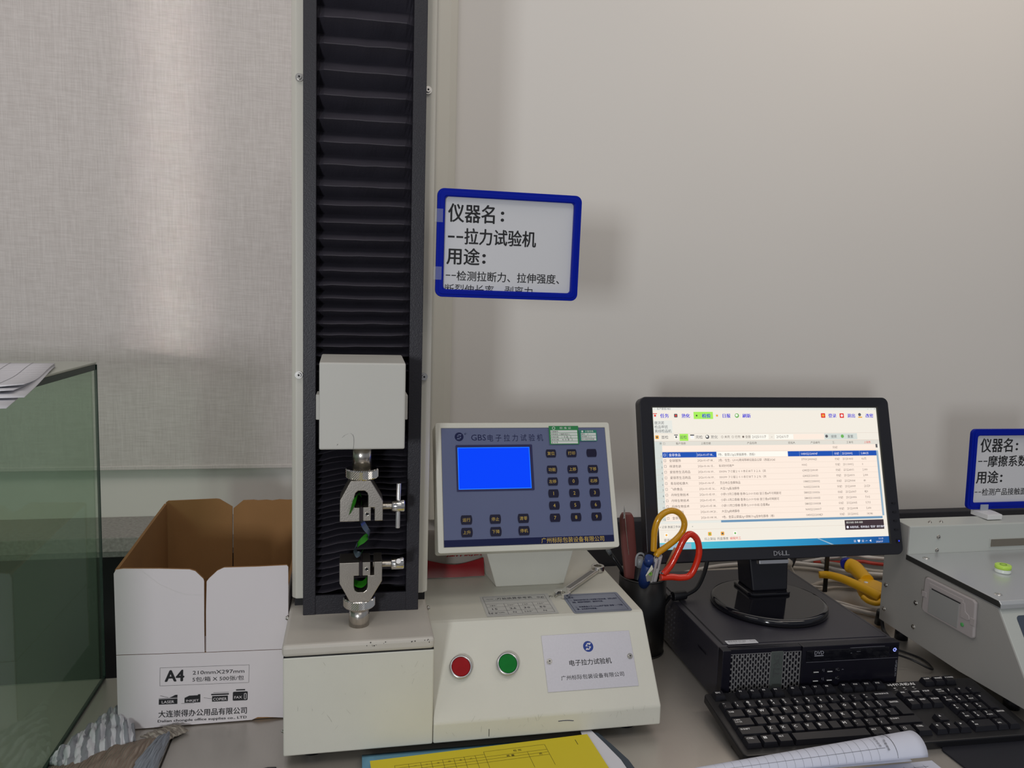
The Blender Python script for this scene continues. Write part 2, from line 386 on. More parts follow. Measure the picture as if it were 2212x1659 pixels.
# --- crosshead
obj('crosshead', MB().prism([(1.0100, 0.4227), (1.0100, 0.5352), (1.0940, 0.5400), (1.0940, 0.4227)], -0.0412, 0.0678, 'x'), headm, TT, bevel=0.0022, seg=3)
obj('crosshead_bracket', MB().box(-0.0472, 0.0740, 1.056, 1.0945, 0.4545, 0.4885), headm, TT, bevel=0.001)
screw(TT, (0.0678, 1.06, 0.445), (1, 0, 0), 0.003)
mk = MB(); Th = frame((0, 1.0096, 0))
arc = [(-0.0125, 0.4388), (-0.009, 0.4418), (-0.005, 0.4436), (-0.0015, 0.4440), (0.0010, 0.4422), (0.0022, 0.4385), (0.0025, 0.434), (0.0022, 0.429), (0.0017, 0.4240)]
for (a, b), (c, d) in zip(arc, arc[1:]): mk.add([(a, b, 0), (c, d, 0), (c + 0.0003, d, 0), (a + 0.0003, b, 0)], [(0, 1, 2, 3)], 0, False, Th)
obj('pen_mark', mk, ink, TT, fix=False); mk = MB(); mk.poly(Th, [(-0.0190, 0.4285), (-0.0182, 0.4290), (-0.0174, 0.4304), (-0.0180, 0.4302)])
obj('paint_nick', mk, ink, TT, fix=False)

# --- grips
def knurl(c, z0, z1, r):
    mb = MB(); n = 90; v = []
    zs = [z0, z0 + 0.0016] + [z0 + 0.0016 + (z1 - z0 - 0.0032) * i / 6 for i in range(1, 7)] + [z1]
    for k, z in enumerate(zs):
        for i in range(n):
            t = 2 * PI * i / n; e = 0 if k in (0, len(zs) - 1) else 1
            rr = r - (0.0012 if not e else 0) + (0.00035 * (1 if (i + k) % 2 else -1) if e else 0)
            v.append((c[0] + rr * math.cos(t), c[1] + rr * math.sin(t), z))
    mb.add(v, [(i * n + j, i * n + (j + 1) % n, (i + 1) * n + (j + 1) % n, (i + 1) * n + j) for i in range(len(zs) - 1) for j in range(n)], 0, False)
    mb.add(v, [tuple(range(n))[::-1], tuple(range((len(zs) - 1) * n, len(zs) * n))], 0)
    return mb
GX = 0.012; GY = 1.054
spin = M('spindle_painted_reflections', (0.62, 0.58, 0.53), 0.24, 1.0, var=0.35, vs=160, stretch=(1, 1, 0.02), bump=0.25, bs=300)  # vertical colour streaks stand in for striped reflections on the spindles
def grip(upper):
    f = (lambda z: z) if upper else (lambda z: 0.5842 - z)
    pts = [(-27.2, 320.5), (-27.0, 349), (-13.0, 375.6), (13.0, 375.6), (29.4, 347.5), (29.4, 320.5), (18.6, 320.5), (18.6, 339), (10.0, 339), (10.0, 355), (8.6, 359.4),
           (5.2, 362.2), (-3.2, 362.2), (-6.6, 359.4), (-8.0, 355), (-8.0, 339), (-1.2, 339), (-1.2, 320.5)]
    pts = [(GX + a / 1000, f(b / 1000)) for a, b in pts]
    if not upper: pts = pts[::-1]
    y0, y1 = (1.034, 1.074)
    g = obj('upper_grip' if upper else 'lower_grip', MB().prism(pts, y0, y1, 'y'), steel, TT, bevel=0.0007)
    jz = sorted((f(0.3208), f(0.3393)))
    obj('jaw', MB().box(GX + 0.0034, GX + 0.0136, y0 + 0.0005, y1, jz[0], jz[1]), steel, g, bevel=0.0005)
    hz = f(0.3302); T = frame((GX + 0.0088, y0 + 0.0002, hz))
    mb = MB(T); mb.lathe([(0.0028, 0.0), (0.0029, 0.0003), (0.0021, 0.0004), (0.0019, -0.0008)], (0, 0, 0), 20); mb.disc(T, 0, 0, 0.0019, 0.00045, 1)
    obj('jaw_screw', mb, [chrome, ink], g, fix=False)
    pad = [(-1.15, 321), (-0.2, 320), (2.0, 320), (3.3, 322), (3.3, 338), (2.2, 339.6), (-0.1, 339.6), (-1.15, 338)]
    pp = [(GX + a / 1000, f(b / 1000)) for a, b in pad]
    if not upper: pp = pp[::-1]
    obj('rubber_pad', MB().prism(pp, y0 + 0.001, y1 - 0.002, 'y'), M('dark_rubber', (0.014, 0.008, 0.010), 0.6), g)
    # threaded screw and handle
    zc = f(0.3352 if upper else 0.3305); mb = MB(); x = GX + 0.0175; pr = []
    k = 0
    while x < GX + 0.044: pr.append((0.0042 if k % 2 else 0.0052, x)); x += 0.0009; k += 1
    R = Matrix(((0, 0, 1, 0), (0, 1, 0, GY), (-1, 0, 0, zc), (0, 0, 0, 1)))
    mb.T = R; mb.lathe([(r, xx) for r, xx in pr], (0, 0, 0), 20); obj('screw_thread', mb, steel, g)
    mb = MB(); mb.T = R; xx = GX + 0.0418; mb.lathe([(0.0075, xx), (0.0086, xx + 0.0012), (0.0086, xx + 0.0165), (0.0076, xx + 0.0178)], (0, 0, 0), 28)
    hd = obj('screw_head', mb, chrome, g)
    xx = GX + 0.0505
    if upper: mb = MB().tube([(xx, GY - 0.001, zc - 0.031), (xx + 0.0012, GY + 0.004, zc + 0.0305)], 0.0031, 14)
    else: mb = MB().tube([(xx, GY - 0.034, zc + 0.0145), (xx, GY + 0.020, zc - 0.009)], 0.0036, 14)
    obj('tommy_bar', mb, M('bar_steel', (0.75, 0.74, 0.74), 0.3, 0.8), g, bevel=0.0005)
    c = (GX + (0.0016 if upper else -0.0006), GY)
    if upper:
        obj('knurled_collar', knurl(c, 0.3760, 0.3890, 0.0217), chrome, g)
        obj('spindle', MB().cyl((c[0], GY, 0.3890), (c[0], GY, 0.4230), 0.0129, n=32), spin, g)
    else:
        obj('knurled_collar', knurl(c, 0.1955, 0.2084, 0.0213), chrome, g)
        obj('spindle', MB().cyl((c[0], GY, 0.1684), (c[0], GY, 0.1955), 0.0139, n=32), spin, g)
grip(True); grip(False)

# --- film sample clamped in the grips
fm = M('green_film', (0.025, 0.22, 0.012), 0.3); fm2 = M('silver_blue_film', (0.16, 0.21, 0.27), 0.22, 0.5)
def ribbon(pts, wid, name, mats, parent):
    P = spline(pts, 7); W = spline(wid, 7); rows = [[p - w_ * 0.5, p + w_ * 0.5] for p, w_ in zip(P, W)]
    mb = MB(); mb.sheet(rows, 0); n = len(mb.f)
    mb.sheet([[a + Vector((0.0002, -0.0002, 0.0002)), b + Vector((0.0002, -0.0002, 0.0002))] for a, b in rows], 1)
    return obj(name, mb, mats, parent, fix=False)
fs = thing('film_strip', 'narrow green and silver film sample clamped between the two steel grips', 'film sample', (0.013, 1.05, 0.30))
g_ = lambda a, b, y=1.048: (GX + a / 1000, y, b / 1000)
ribbon([g_(1, 339), g_(1.3, 346), g_(0.5, 352), g_(-3.0, 356, 1.044), g_(-7.0, 352, 1.036), g_(-10, 343, 1.029), g_(-14.5, 332, 1.027)],
       [(0.0, 0.014, 0)] * 3 + [(0.002, 0.013, 0), (0.005, 0.010, 0.001), (0.005, 0.008, 0.001), (0.002, 0.006, 0)], 'upper_tail', [fm, fm], fs)
ribbon([g_(1.2, 322), g_(1.8, 317), g_(4.5, 311), g_(8.0, 305), g_(11.5, 300.5), g_(12.0, 296.5), g_(9.0, 294)],
       [(0.001, 0.014, 0), (0.004, 0.012, 0.001), (0.0055, 0.010, 0.002), (0.0055, 0.010, 0.0015), (0.003, 0.012, 0.003), (0.002, 0.013, 0.003), (0.003, 0.01, -0.005)], 'silver_span', [fm2, fm2], fs)
ribbon([g_(10.5, 296), g_(5, 291.5), g_(0, 287.5), g_(-4, 283)], [(0.001, 0.012, 0.007), (0.000, 0.010, 0.008), (0.0, 0.009, 0.006), (0.0, 0.010, 0.003)], 'green_span', [fm, fm], fs)
ribbon([g_(-4, 285), g_(-7, 280), g_(-6.5, 274), g_(-3, 270), g_(0.5, 270)], [(0.0, 0.012, 0.001), (0.003, 0.012, 0.003), (0.004, 0.011, 0.0), (0.004, 0.010, 0.005), (0.002, 0.012, 0.001)], 'silver_loop', [fm2, fm2], fs)
ribbon([g_(11, 295), g_(10, 288), g_(5, 278), g_(1.5, 271), g_(1, 263)], [(0.0015, 0.012, 0), (0.0015, 0.012, 0), (0.002, 0.011, 0), (0.001, 0.012, 0), (0, 0.013, 0)], 'green_edge', [fm, fm2], fs)
ribbon([g_(-7.5, 231), g_(-3, 228.5), g_(3, 228), g_(8.6, 233), g_(9.5, 239)], [(0, 0.012, 0.005)] * 5, 'lower_tail', [fm, fm], fs)

# --- tilted control panel on its neck
PY, PZ, PX = 1.1635, 0.3339, 0.2697; PT = 0.3965
Up = Vector((1, 0, 0)); Vp = Vector((0, math.sin(PT), math.cos(PT)))
T = frame((PX, PY, PZ), Up, Vp)          # local z points at the operator
mb = MB(T); mb.ring(rrect(-0.1425, 0.1425, -0.1004, 0.1004, 0.004), rrect(-0.1335, 0.1347, -0.0918, 0.0917, 0.0006), -0.045, 0.0)
mb.prism(rrect(-0.1415, 0.1415, -0.0995, 0.0995, 0.004), -0.045, -0.002, 'z')
cp = obj('control_panel', mb, cream, TT, bevel=0.0012)
face = MB(T); face.prism(rrect(-0.1330, 0.1342, -0.0914, 0.0913, 0.001), -0.0018, -0.0004, 'z')
fp = obj('face_film', face, panelblue, cp)
pr = MB(); d = 0.00005
ft_ = MB(); ft_.rect(T, -0.1330, 0.1342, -0.0914, -0.0812, -0.0003, 0); ft_.textfit(T, '广州标际包装设备有限公司', 0.0172, -0.0905, 0.1182, -0.0822, -0.0001, 1, 2, 0.006)
obj('footer_band', ft_, [navy, gold], cp, fix=False)
pr.textfit(T, 'GBS', -0.0862, 0.0716, -0.0627, 0.0812, -0.0002, 0, 2, 0.0)
pr.textfit(T, '电 子 拉 力 试 验 机', -0.0600, 0.0700, 0.0300, 0.0815, -0.0002, 0, 2)
pr.disc(T, -0.1052, 0.0778, 0.0070, -0.0002, 0)
logo = [(0.25, 0.62), (0.62, 0.62), (0.40, 0.28), (0.62, 0.22), (0.12, -0.62), (-0.62, -0.62), (-0.30, -0.30), (-0.02, -0.30), (0.12, -0.05), (-0.15, 0.0)]
def logo_mark(mb, T, x, y, r, d, mi):
    mb.poly(T, [(x - 0.10 * r, y + 0.62 * r), (x + 0.62 * r, y + 0.62 * r), (x + 0.30 * r, y + 0.20 * r), (x + 0.02 * r, y + 0.42 * r), (x - 0.22 * r, y + 0.30 * r), (x - 0.05 * r, y), (x - 0.50 * r, y + 0.04 * r), (x - 0.52 * r, y + 0.12 * r)], d, mi)
    mb.poly(T, [(x + 0.10 * r, y - 0.62 * r), (x - 0.62 * r, y - 0.62 * r), (x - 0.30 * r, y - 0.20 * r), (x - 0.02 * r, y - 0.42 * r), (x + 0.22 * r, y - 0.30 * r), (x + 0.05 * r, y + 0.02 * r), (x + 0.50 * r, y - 0.04 * r), (x + 0.52 * r, y - 0.12 * r)], d, mi)
logo_mark(pr, T, -0.1052, 0.0778, 0.0066, -0.0001, 2)
pr.text(T, '®', -0.0948, 0.0822, 0.006, -0.0002, 0, align='c')
obj('panel_lettering', pr, [navy, gold, panelblue], cp, fix=False)
obj('lcd_bezel', MB(T).ring(rrect(-0.1113, 0.0110, -0.0083, 0.0645, 0.0015), rrect(-0.1086, 0.0066, -0.0054, 0.0606, 0.0005), -0.0004, 0.0005), M('lcd_bezel_navy', (0.005, 0.006, 0.07), 0.3), cp)
obj('lcd_screen', MB().rect(T, -0.1087, 0.0067, -0.0055, 0.0607, 0.0001), M('lcd_blue', (0.0, 0.0, 0.02), 0.6, emit=(0.0, 0.055, 0.95), es=1.0, spec=0.1), cp, fix=False)
obj('lcd_glow', MB().outline(T, -0.1084, 0.0064, -0.0052, 0.0604, 0.0010, 0.0002), M('lcd_edge', (0, 0.02, 0.3), 0.3, emit=(0.0, 0.20, 1.0), es=0.95), cp, fix=False)
butm = M('navy_button', (0.006, 0.006, 0.028), 0.35, spec=0.3)
def button(cx, cy, lg, wd=0.0168, ht=0.0126, num=False):
    mb = MB(T); hw, hh = wd / 2, ht / 2; pts = []
    for i in range(9):
        a = math.radians(-55 + 110 * i / 8); pts.append((cx + hw - hw * 0.42 + hw * 0.42 * math.cos(a) / 1.0, cy + hh * math.sin(a) / math.sin(math.radians(55))))
    pts += [(2 * cx - a, 2 * cy - b) for a, b in pts]
    mb.prism(pts, -0.0004, 0.0007, 'z')
    if lg: mb.text(T, lg, cx, cy, 0.0078 if num else 0.0062, 0.0008, 1, 2, 0.0, 'c', 1.0 if num else 1.0)
    obj('button', mb, [butm, gold], cp, fix=False)
for r, row in enumerate((('复位', '打印', ''), ('功能', '上移', '下移'), ('左移', '0', '右移'), ('1', '2', '3'), ('4', '5', '6'), ('7', '8', '9'))):
    for c, s in enumerate(row):
        button((0.0412, 0.0751, 0.1087)[c], (0.0496, 0.0236, 0.0046, -0.0143, -0.0332, -0.0522)[r], s, num=len(s) == 1)
for r, row in enumerate((('运行', '停止', '清零'), ('上升', '下降', '停机'))):
    for c, s in enumerate(row): button((-0.0981, -0.0535, -0.0094)[c], (-0.0517, -0.0706)[r], s, 0.0176, 0.0138)
# calibration stickers
stg = M('sticker_green', (0.012, 0.20, 0.055), 0.5); stw = M('sticker_white', (0.62, 0.66, 0.62), 0.5)
mb = MB(); mb.rect(T, 0.0400, 0.0892, 0.0640, 0.0942, 0.0012, 0)
for k in range(5): mb.rect(T, 0.0425, 0.0870, 0.0652 + k * 0.0045, 0.0692 + k * 0.0045, 0.0013, 1)
mb.textfit(T, '校 准 证', 0.058, 0.0890, 0.077, 0.0927, 0.0013, 1, 1); mb.disc(T, 0.0480, 0.0906, 0.0026, 0.0013, 1, 14); mb.disc(T, 0.0480, 0.0906, 0.0018, 0.0014, 0, 12)
for k, s in enumerate(('证 书 号', '有效日期:      年  月  日', '校准日期:     1.  年  月', '校准单位: 计量检测中心', '仪器编号:')): mb.text(T, s, 0.0432, 0.0659 + k * 0.0045, 0.0030, 0.00135, 2)
for a, b in ((0.068, 0.0753), (0.0745, 0.0748), (0.070, 0.0707), (0.0765, 0.0705)): mb.text(T, '2', a, b, 0.0045, 0.0014, 2)
obj('calibration_sticker', mb, [stg, stw, ink], cp, fix=False)
mb = MB(); mb.rect(T, 0.0905, 0.1196, 0.0690, 0.0872, 0.0012, 0)
for k in range(3): mb.rect(T, 0.0932, 0.1182, 0.0700 + k * 0.0043, 0.0738 + k * 0.0043, 0.0013, 1)
mb.text(T, '计量合格', 0.1000, 0.0838, 0.0036, 0.0013, 1); mb.disc(T, 0.0956, 0.0850, 0.0017, 0.0013, 1, 12)
for k, s in enumerate(('中心检定专用章', '有效期 25.1.6', '编号    01')): mb.text(T, s, 0.0937, 0.0708 + k * 0.0043, 0.0030, 0.00135, 2)
obj('calibration_sticker', mb, [M('sticker_teal', (0.015, 0.20, 0.13), 0.5), stw, ink], cp, fix=False)
# neck: inverted trapezoid
v = [(0.2335, 1.211, 0.1523), (0.3485, 1.211, 0.1523), (0.3620, 1.205, 0.215), (0.2140, 1.205, 0.215), (0.2240, 1.285, 0.1523), (0.3560, 1.285, 0.1523), (0.3620, 1.285, 0.300), (0.2050, 1.285, 0.300)]
v = [Vector(p) for p in v]
obj('panel_neck', MB().add(v, [(0, 1, 2, 3), (4, 7, 6, 5), (0, 4, 5, 1), (3, 2, 6, 7), (0, 3, 7, 4), (1, 5, 6, 2)]), cream, TT, bevel=0.0015)

# --- push buttons and name plate on the sloping face
sl = Vector((0, 0.0855, 0.106)).normalized(); TS = frame((0.44, 1.0, 0.0445), (1, 0, 0), sl)
for x, nm, c, lb in ((-0.2870, 'push_button', (0.28, 0.004, 0.008), 'red stop button'), (-0.2195, 'push_button', (0.002, 0.16, 0.022), 'green start button')):
    mb = MB(TS @ Matrix.Translation((x, 0.0712, 0))); mb.lathe([(0.0158, -0.002), (0.0158, 0.002), (0.0166, 0.0045), (0.0160, 0.0075), (0.0142, 0.0085), (0.0134, 0.0082), (0.0133, 0.004)], n=40)
    bz = obj('button_bezel', mb, M('satin_silver_ring', (0.55, 0.55, 0.56), 0.3, 0.8), TT, label=lb)
    mb = MB(TS @ Matrix.Translation((x, 0.0712, 0))); mb.lathe([(0.0131, 0.003), (0.0131, 0.0076), (0.0122, 0.0084)], n=36)
    obj('button_cap', mb, M('cap_' + lb.split()[0], c, 0.4, var=0.15, vs=120, spec=0.15), bz)
npm = M('nameplate_grey', (0.56, 0.55, 0.60), 0.38, 0.25, var=0.06, vs=400)
npl = obj('nameplate', MB(TS).box(-0.1645, -0.0282, 0.0295, 0.1090, 0.0001, 0.0012), npm, TT, bevel=0.0002)
bl_ = M('logo_blue', (0.006, 0.035, 0.24), 0.4)
mb = MB(); mb.disc(TS, -0.0955, 0.0893, 0.0078, 0.0014, 0, 32); logo_mark(mb, TS, -0.0955, 0.0893, 0.0080, 0.0015, 2)
mb.textfit(TS, '电子拉力试验机', -0.1275, 0.0632, -0.0635, 0.0716, 0.0014, 1, 2, 0.008)
mb.textfit(TS, '广州标际包装设备有限公司', -0.1428, 0.0440, -0.0478, 0.0506, 0.0014, 1, 2)
obj('plate_printing', mb, [bl_, ink, npm], npl, fix=False)
Ns = TS.to_3x3() @ Vector((0, 0, 1))
for x in (-0.1572, -0.0340): screw(npl, TS @ Vector((x, 0.0715, 0.0012)), Ns, 0.0042)
# labels on the flat top
TF = frame((0, 0, 0.1527), (1, 0, 0), (0, 1, 0))
mb = MB(); mb.poly(TF, [(0.1985, 1.0925), (0.3085, 1.0925), (0.3105, 1.1725), (0.1995, 1.1725)], 0, 0)
mb.outline(TF, 0.2035, 0.3040, 1.098, 1.168, 0.0005, 0.0001, 1)
for y in (1.152, 1.139, 1.127, 1.112): mb.rect(TF, 0.2035, 0.304, y, y + 0.0005, 0.0001, 1)
for x in (0.232, 0.254, 0.277): mb.rect(TF, x, x + 0.0005, 1.098, 1.139, 0.0001, 1)
mb.text(TF, '-万能换算参考表   (kg)   方', 0.222, 1.156, 0.0082, 0.0002, 2); mb.text(TF, '~~', 0.208, 1.156, 0.010, 0.0002, 2)
for x, a, b, c in ((0.215, '180°', '15', 'kg-g/cm'), (0.243, '100°', '26', 'N'), (0.265, '120', '30', '100°'), (0.290, '120°', '55', 'N')):
    mb.text(TF, a, x, 1.133, 0.0065, 0.0002, 2, align='c'); mb.text(TF, b, x, 1.1195, 0.0085, 0.0002, 2, bold=0.02, align='c', sx=1.3); mb.text(TF, c, x, 1.105, 0.008, 0.0002, 2, align='c')
obj('paper_label', mb, [M('label_grey_white', (0.50, 0.50, 0.48), 0.5, var=0.04, vs=40), inkgrey, inkgrey], TT, fix=False)
mb = MB(); mb.poly(TF, rrect(0.3310, 0.4245, 1.0880, 1.1640, 0.004), 0, 0); mb.outline(TF, 0.3350, 0.4195, 1.0925, 1.1590, 0.0006, 0.0001, 1)
mb.textfit(TF, '注意:', 0.3390, 1.1460, 0.3480, 1.1520, 0.0002, 1, 1)
for y, s, xr in ((1.1350, '1、更换夹具时请先将上夹具置于适当位置，以防止损坏', 0.4160), (1.1265, '感器，请按操作规程操作，谨防损坏仪器。', 0.3900), (1.1080, '2、夹具距离小于100mm时严禁按“清零”、“下降', 0.4160), (1.0995, '键，以免损坏传感器。', 0.3720)):
    mb.textfit(TF, s, 0.3400, y, xr, y + 0.0058, 0.0002, 1, 1, 0.015)
obj('warning_label', mb, [M('label_blue_grey', (0.24, 0.27, 0.35), 0.35, 0.3), navy], TT, fix=False)

# ================================================================ BLUE FRAMED SIGNS
def sign(name, label, T, W, Hh, bw, lines, parent_extra=None):
    t = thing(name, label, 'sign', T @ Vector((0, -Hh / 2, 0)))
    r = 0.0095
    fr_ = MB(T); fr_.ring(rrect(-W / 2, W / 2, -Hh / 2, Hh / 2, r, 6), rrect(-W / 2 + bw, W / 2 - bw, -Hh / 2 + bw, Hh / 2 - bw, 0.0045, 6), -0.006, 0.0012)
    fr_.ring(rrect(-W / 2 + bw * .38, W / 2 - bw * .38, -Hh / 2 + bw * .38, Hh / 2 - bw * .38, 0.006, 6), rrect(-W / 2 + bw * .9, W / 2 - bw * .9, -Hh / 2 + bw * .9, Hh / 2 - bw * .9, 0.004, 6), -0.006, 0.0022)
    obj('sign_frame', fr_, blueplastic, t, bevel=0.0006)
    obj('sheet', MB(T).box(-W / 2 + bw * .6, W / 2 - bw * .6, -Hh / 2 + bw * .6, Hh / 2 - bw * .6, -0.0050, -0.0038), signpaper, t)
    mb = MB()
    for s, x0, y0, x1, y1, b in lines: mb.textfit(T, s, x0, y0, x1, y1, -0.0036, 0, 3, b)
    obj('lettering', mb, ink, t, fix=False)
    return t
SG = (0.21485, 1.087, 0.6963)
T1 = frame(SG, (1, -0.0057, -0.0025), (0, -0.039, 1)); k = 1.0
W1, H1 = 0.205, 0.1482
B = 0.021
L1 = [('仪器名', -0.0865, 0.0296, -0.0218, 0.0545, B), ('•', -0.0130, 0.0330, -0.0080, 0.0375, 0), ('•', -0.0130, 0.0440, -0.0080, 0.0485, 0) if False else ('•', -0.0130, 0.0425, -0.0080, 0.0470, 0),
      ('-', -0.0863, 0.0080, -0.0770, 0.0106, 0), ('-', -0.0745, 0.0080, -0.0650, 0.0106, 0), ('拉力试验机', -0.0630, -0.0004, 0.0388, 0.0218, B),
      ('用途', -0.0872, -0.0287, -0.0412, -0.0055, B), ('•', -0.0372, -0.0262, -0.0322, -0.0217, 0), ('•', -0.0372, -0.0172, -0.0322, -0.0127, 0),
      ('-', -0.0880, -0.0445, -0.0815, -0.0432, 0), ('-', -0.0800, -0.0445, -0.0735, -0.0432, 0), ('检测拉断力、拉伸强度、', -0.0725, -0.0510, 0.0755, -0.0372, 0.010)]
s1 = sign('hanging_sign', 'blue framed instrument sign fixed to the right side of the tester column', T1, W1, H1, 0.0108, L1)
# last row of text cut off by the frame: characters drawn with their upper half only
def half_row(mb, T, s, x0, y0, x1, y1, ycut, d):
    vs, fs = text_geo(s, 2, 0.0); xa = min(v[0] for v in vs); xb = max(v[0] for v in vs); ya = min(v[1] for v in vs); yb = max(v[1] for v in vs)
    bm = bmesh.new(); bv = [bm.verts.new((x0 + (a - xa) * (x1 - x0) / (xb - xa), y0 + (b - ya) * (y1 - y0) / (yb - ya), d)) for a, b in vs]
    for f in fs:
        try: bm.faces.new([bv[i] for i in f])
        except ValueError: pass
    bmesh.ops.bisect_plane(bm, geom=bm.verts[:] + bm.edges[:] + bm.faces[:], plane_co=(0, ycut, 0), plane_no=(0, -1, 0), clear_outer=True)
    bm.verts.index_update(); mb.add([tuple(v.co) for v in bm.verts], [tuple(v.index for v in f.verts) for f in bm.faces], 0, False, T); bm.free()
mb = MB(); half_row(mb, T1, '断裂伸长率、剥离力', -0.0885, -0.0705, 0.0370, -0.0560, -0.0655, -0.0036); obj('cut_lettering', mb, ink, s1, fix=False)
tape = M('clear_tape', (0.55, 0.6, 0.7), 0.15, alpha=0.13)
for y in (0.0370, -0.0415): obj('tape', MB(T1).box(-0.1055, -0.0945, y - 0.009, y + 0.009, 0.0023, 0.00245), tape, s1)


# ================================================================ WRENCH
wr = thing('combination_wrench', 'chrome combination wrench lying on the tester console behind the labels', 'wrench', (0.377, 1.206, 0.153))
P0 = Vector((0.331, 1.158)); P1 = Vector((0.4235, 1.262)); dr = (P1 - P0).normalized(); TW = frame((P0.x, P0.y, 0.1530), (dr.x, dr.y, 0), (-dr.y, dr.x, 0)); LW = (P1 - P0).length
op = []
for i in range(21):
    a = math.radians(225 - 270 * (20 - i) / 20 + 90 - 90); a = math.radians(150 + 0) * 0 + math.radians(158 - (158 + 158) * i / 20)
    op.append((0.0125 * math.cos(a) * 1.05, 0.0135 * math.sin(a)))
op += [(-0.0095, -0.0052), (-0.001, -0.0062), (0.0025, -0.003), (0.0025, 0.003), (-0.001, 0.0062), (-0.0095, 0.0052)]
obj('open_jaw', MB(TW).prism(op, 0.0, 0.0075, 'z'), chrome, wr, bevel=0.0008)
obj('shaft', MB(TW).prism(rrect(0.010, LW - 0.008, -0.0066, 0.0066, 0.001), 0.0012, 0.0068, 'z'), chrome, wr, bevel=0.0008)
obj('shaft_recess', MB(TW).box(0.022, LW - 0.022, -0.0038, 0.0038, 0.0066, 0.00695), M('dark_chrome', (0.25, 0.25, 0.25), 0.3, 1.0), wr)
ro = [(LW + 0.0115 * math.cos(2 * PI * i / 24), 0.0115 * math.sin(2 * PI * i / 24)) for i in range(24)]
ri = [(LW + (0.0072 + 0.0007 * math.cos(i * PI)) * math.cos(2 * PI * i / 24), (0.0072 + 0.0007 * math.cos(i * PI)) * math.sin(2 * PI * i / 24)) for i in range(24)]
obj('ring_end', MB(TW).ring(ro, ri, 0.001, 0.0100), chrome, wr, bevel=0.0006)

# ================================================================ PLASTIC BAG behind the neck
bagm = M('clear_milky_bag', (0.30, 0.27, 0.24), 0.25); redm = M('dark_red_print', (0.22, 0.008, 0.012), 0.2)
bg = thing('plastic_packet', 'milky plastic packet with a dark red curved band standing behind the control panel neck', 'packet', (0.175, 1.27, 0.1525))
mb = MB(); rows = []
for j in range(9):
    v_ = j / 8; rows.append([(0.119 + 0.104 * i / 12, 1.266 + 0.035 * v_ + 0.0012 * math.sin(i * 0.9 + j), 0.1540 + 0.070 * v_) for i in range(13)])
mb.sheet(rows); obj('film_body', mb, bagm, bg, solid=0.0008)
lo = []; hi = []
for i in range(17):
    u = i / 16; c = 0.021 - 0.000 + 0.010 * (abs(2 * u - 1) ** 1.6); lo.append((0.121 + 0.101 * u, 1.2585 + 0.001 * math.sin(u * 9), 0.1545)); hi.append((0.121 + 0.101 * u, 1.2585 + 0.42 * c + 0.001 * math.sin(u * 9), 0.1545 + c * 0.9))
obj('red_band', MB().sheet([lo, hi]), redm, bg, fix=False)
TB = frame((0.0, 1.2735, 0.1850), (1, 0, 0), (0, 0.45, 1)); mb = MB(); mb.textfit(TB, '拉伸测试', 0.158, 0.000, 0.219, 0.012, 0.0, 0, 1, 0.03)
obj('red_lettering', mb, redm, bg, fix=False)

# ================================================================ PAPER BOX
bx = thing('paper_box', 'open white copier paper carton with cut flaps and brown inside, left of the tester', 'cardboard box', (-0.204, 1.28, 0.0))
cw = M('white_carton_print', (0.68, 0.635, 0.65), 0.6, var=0.03, vs=9); cb = M('brown_cardboard', (0.30, 0.155, 0.055), 0.8, var=0.12, vs=14, bump=0.15, bs=250)
X0, X1, Y0, Y1, BH = -0.320, -0.0885, 1.125, 1.425, 0.109
def panel(name, T, poly, th=0.004):
    mb = MB(T); n = len(poly); v = [(a, b, 0) for a, b in poly] + [(a, b, -th) for a, b in poly]
    mb.add(v, [tuple(range(n))], 0); mb.add(v, [tuple(range(n, 2 * n))[::-1]], 1); mb.add(v, [(i, n + i, n + (i + 1) % n, (i + 1) % n) for i in range(n)], 1)
    return obj(name, mb, [cw, cb], bx, fix=False)
TF1 = frame((0, Y0, 0)); zb = 0.0015
panel('front_panel', TF1, [(X0, zb), (-0.14, zb + 0.0005), (-0.132, zb + 0.004), (-0.118, zb + 0.003), (X1, zb - 0.0005), (X1, 0.1060), (-0.2030, 0.1085), (X0, 0.1120)])
xm = -0.2025
panel('flap', TF1, [(X0, 0.1128), (-0.2036, 0.1092), (-0.2036, 0.150), (-0.2030, 0.2140), (-0.2040, 0.2175), (-0.2145, 0.2290), (-0.222, 0.2318), (-0.262, 0.2345), (-0.3080, 0.2365), (-0.3175, 0.2355), (-0.3205, 0.2300)])
panel('flap', TF1, [(-0.2016, 0.1092), (X1, 0.1068), (X1, 0.2300), (-0.0905, 0.2325), (-0.130, 0.2320), (-0.176, 0.2325), (-0.1850, 0.2285), (-0.1960, 0.2180), (-0.1995, 0.2135), (-0.2010, 0.170)])
TBk = frame((0, Y1, 0), (-1, 0, 0), (0, 0, 1))
panel('back_panel', TBk, [(-X1, 0.0), (-X0, 0.0), (-X0, 0.11), (-X1, 0.11)])
TBf = frame((0, Y1, 0.1105), (-1, 0, 0), (0, 0.06, 1))
panel('flap', TBf, [(0.2085, 0.0), (-X0, 0.0), (0.3195, 0.1395), (0.316, 0.1420), (0.236, 0.1440), (0.2300, 0.1430), (0.2085, 0.1290)])
panel('flap', TBf, [(-X1, 0.0), (0.2065, 0.0), (0.2065, 0.1260), (0.1900, 0.1400), (0.172, 0.1405), (0.165, 0.1392), (0.150, 0.1400), (0.140, 0.1385), (0.128, 0.1402), (0.112, 0.1390), (-X1, 0.1400)])
TL = frame((X0, 0, 0), (0, -1, 0), (0, 0, 1))
panel('side_panel', TL, [(-Y1 + 0.004, 0.0), (-Y0 - 0.004, 0.0), (-Y0 - 0.004, 0.110), (-Y1 + 0.004, 0.110)])
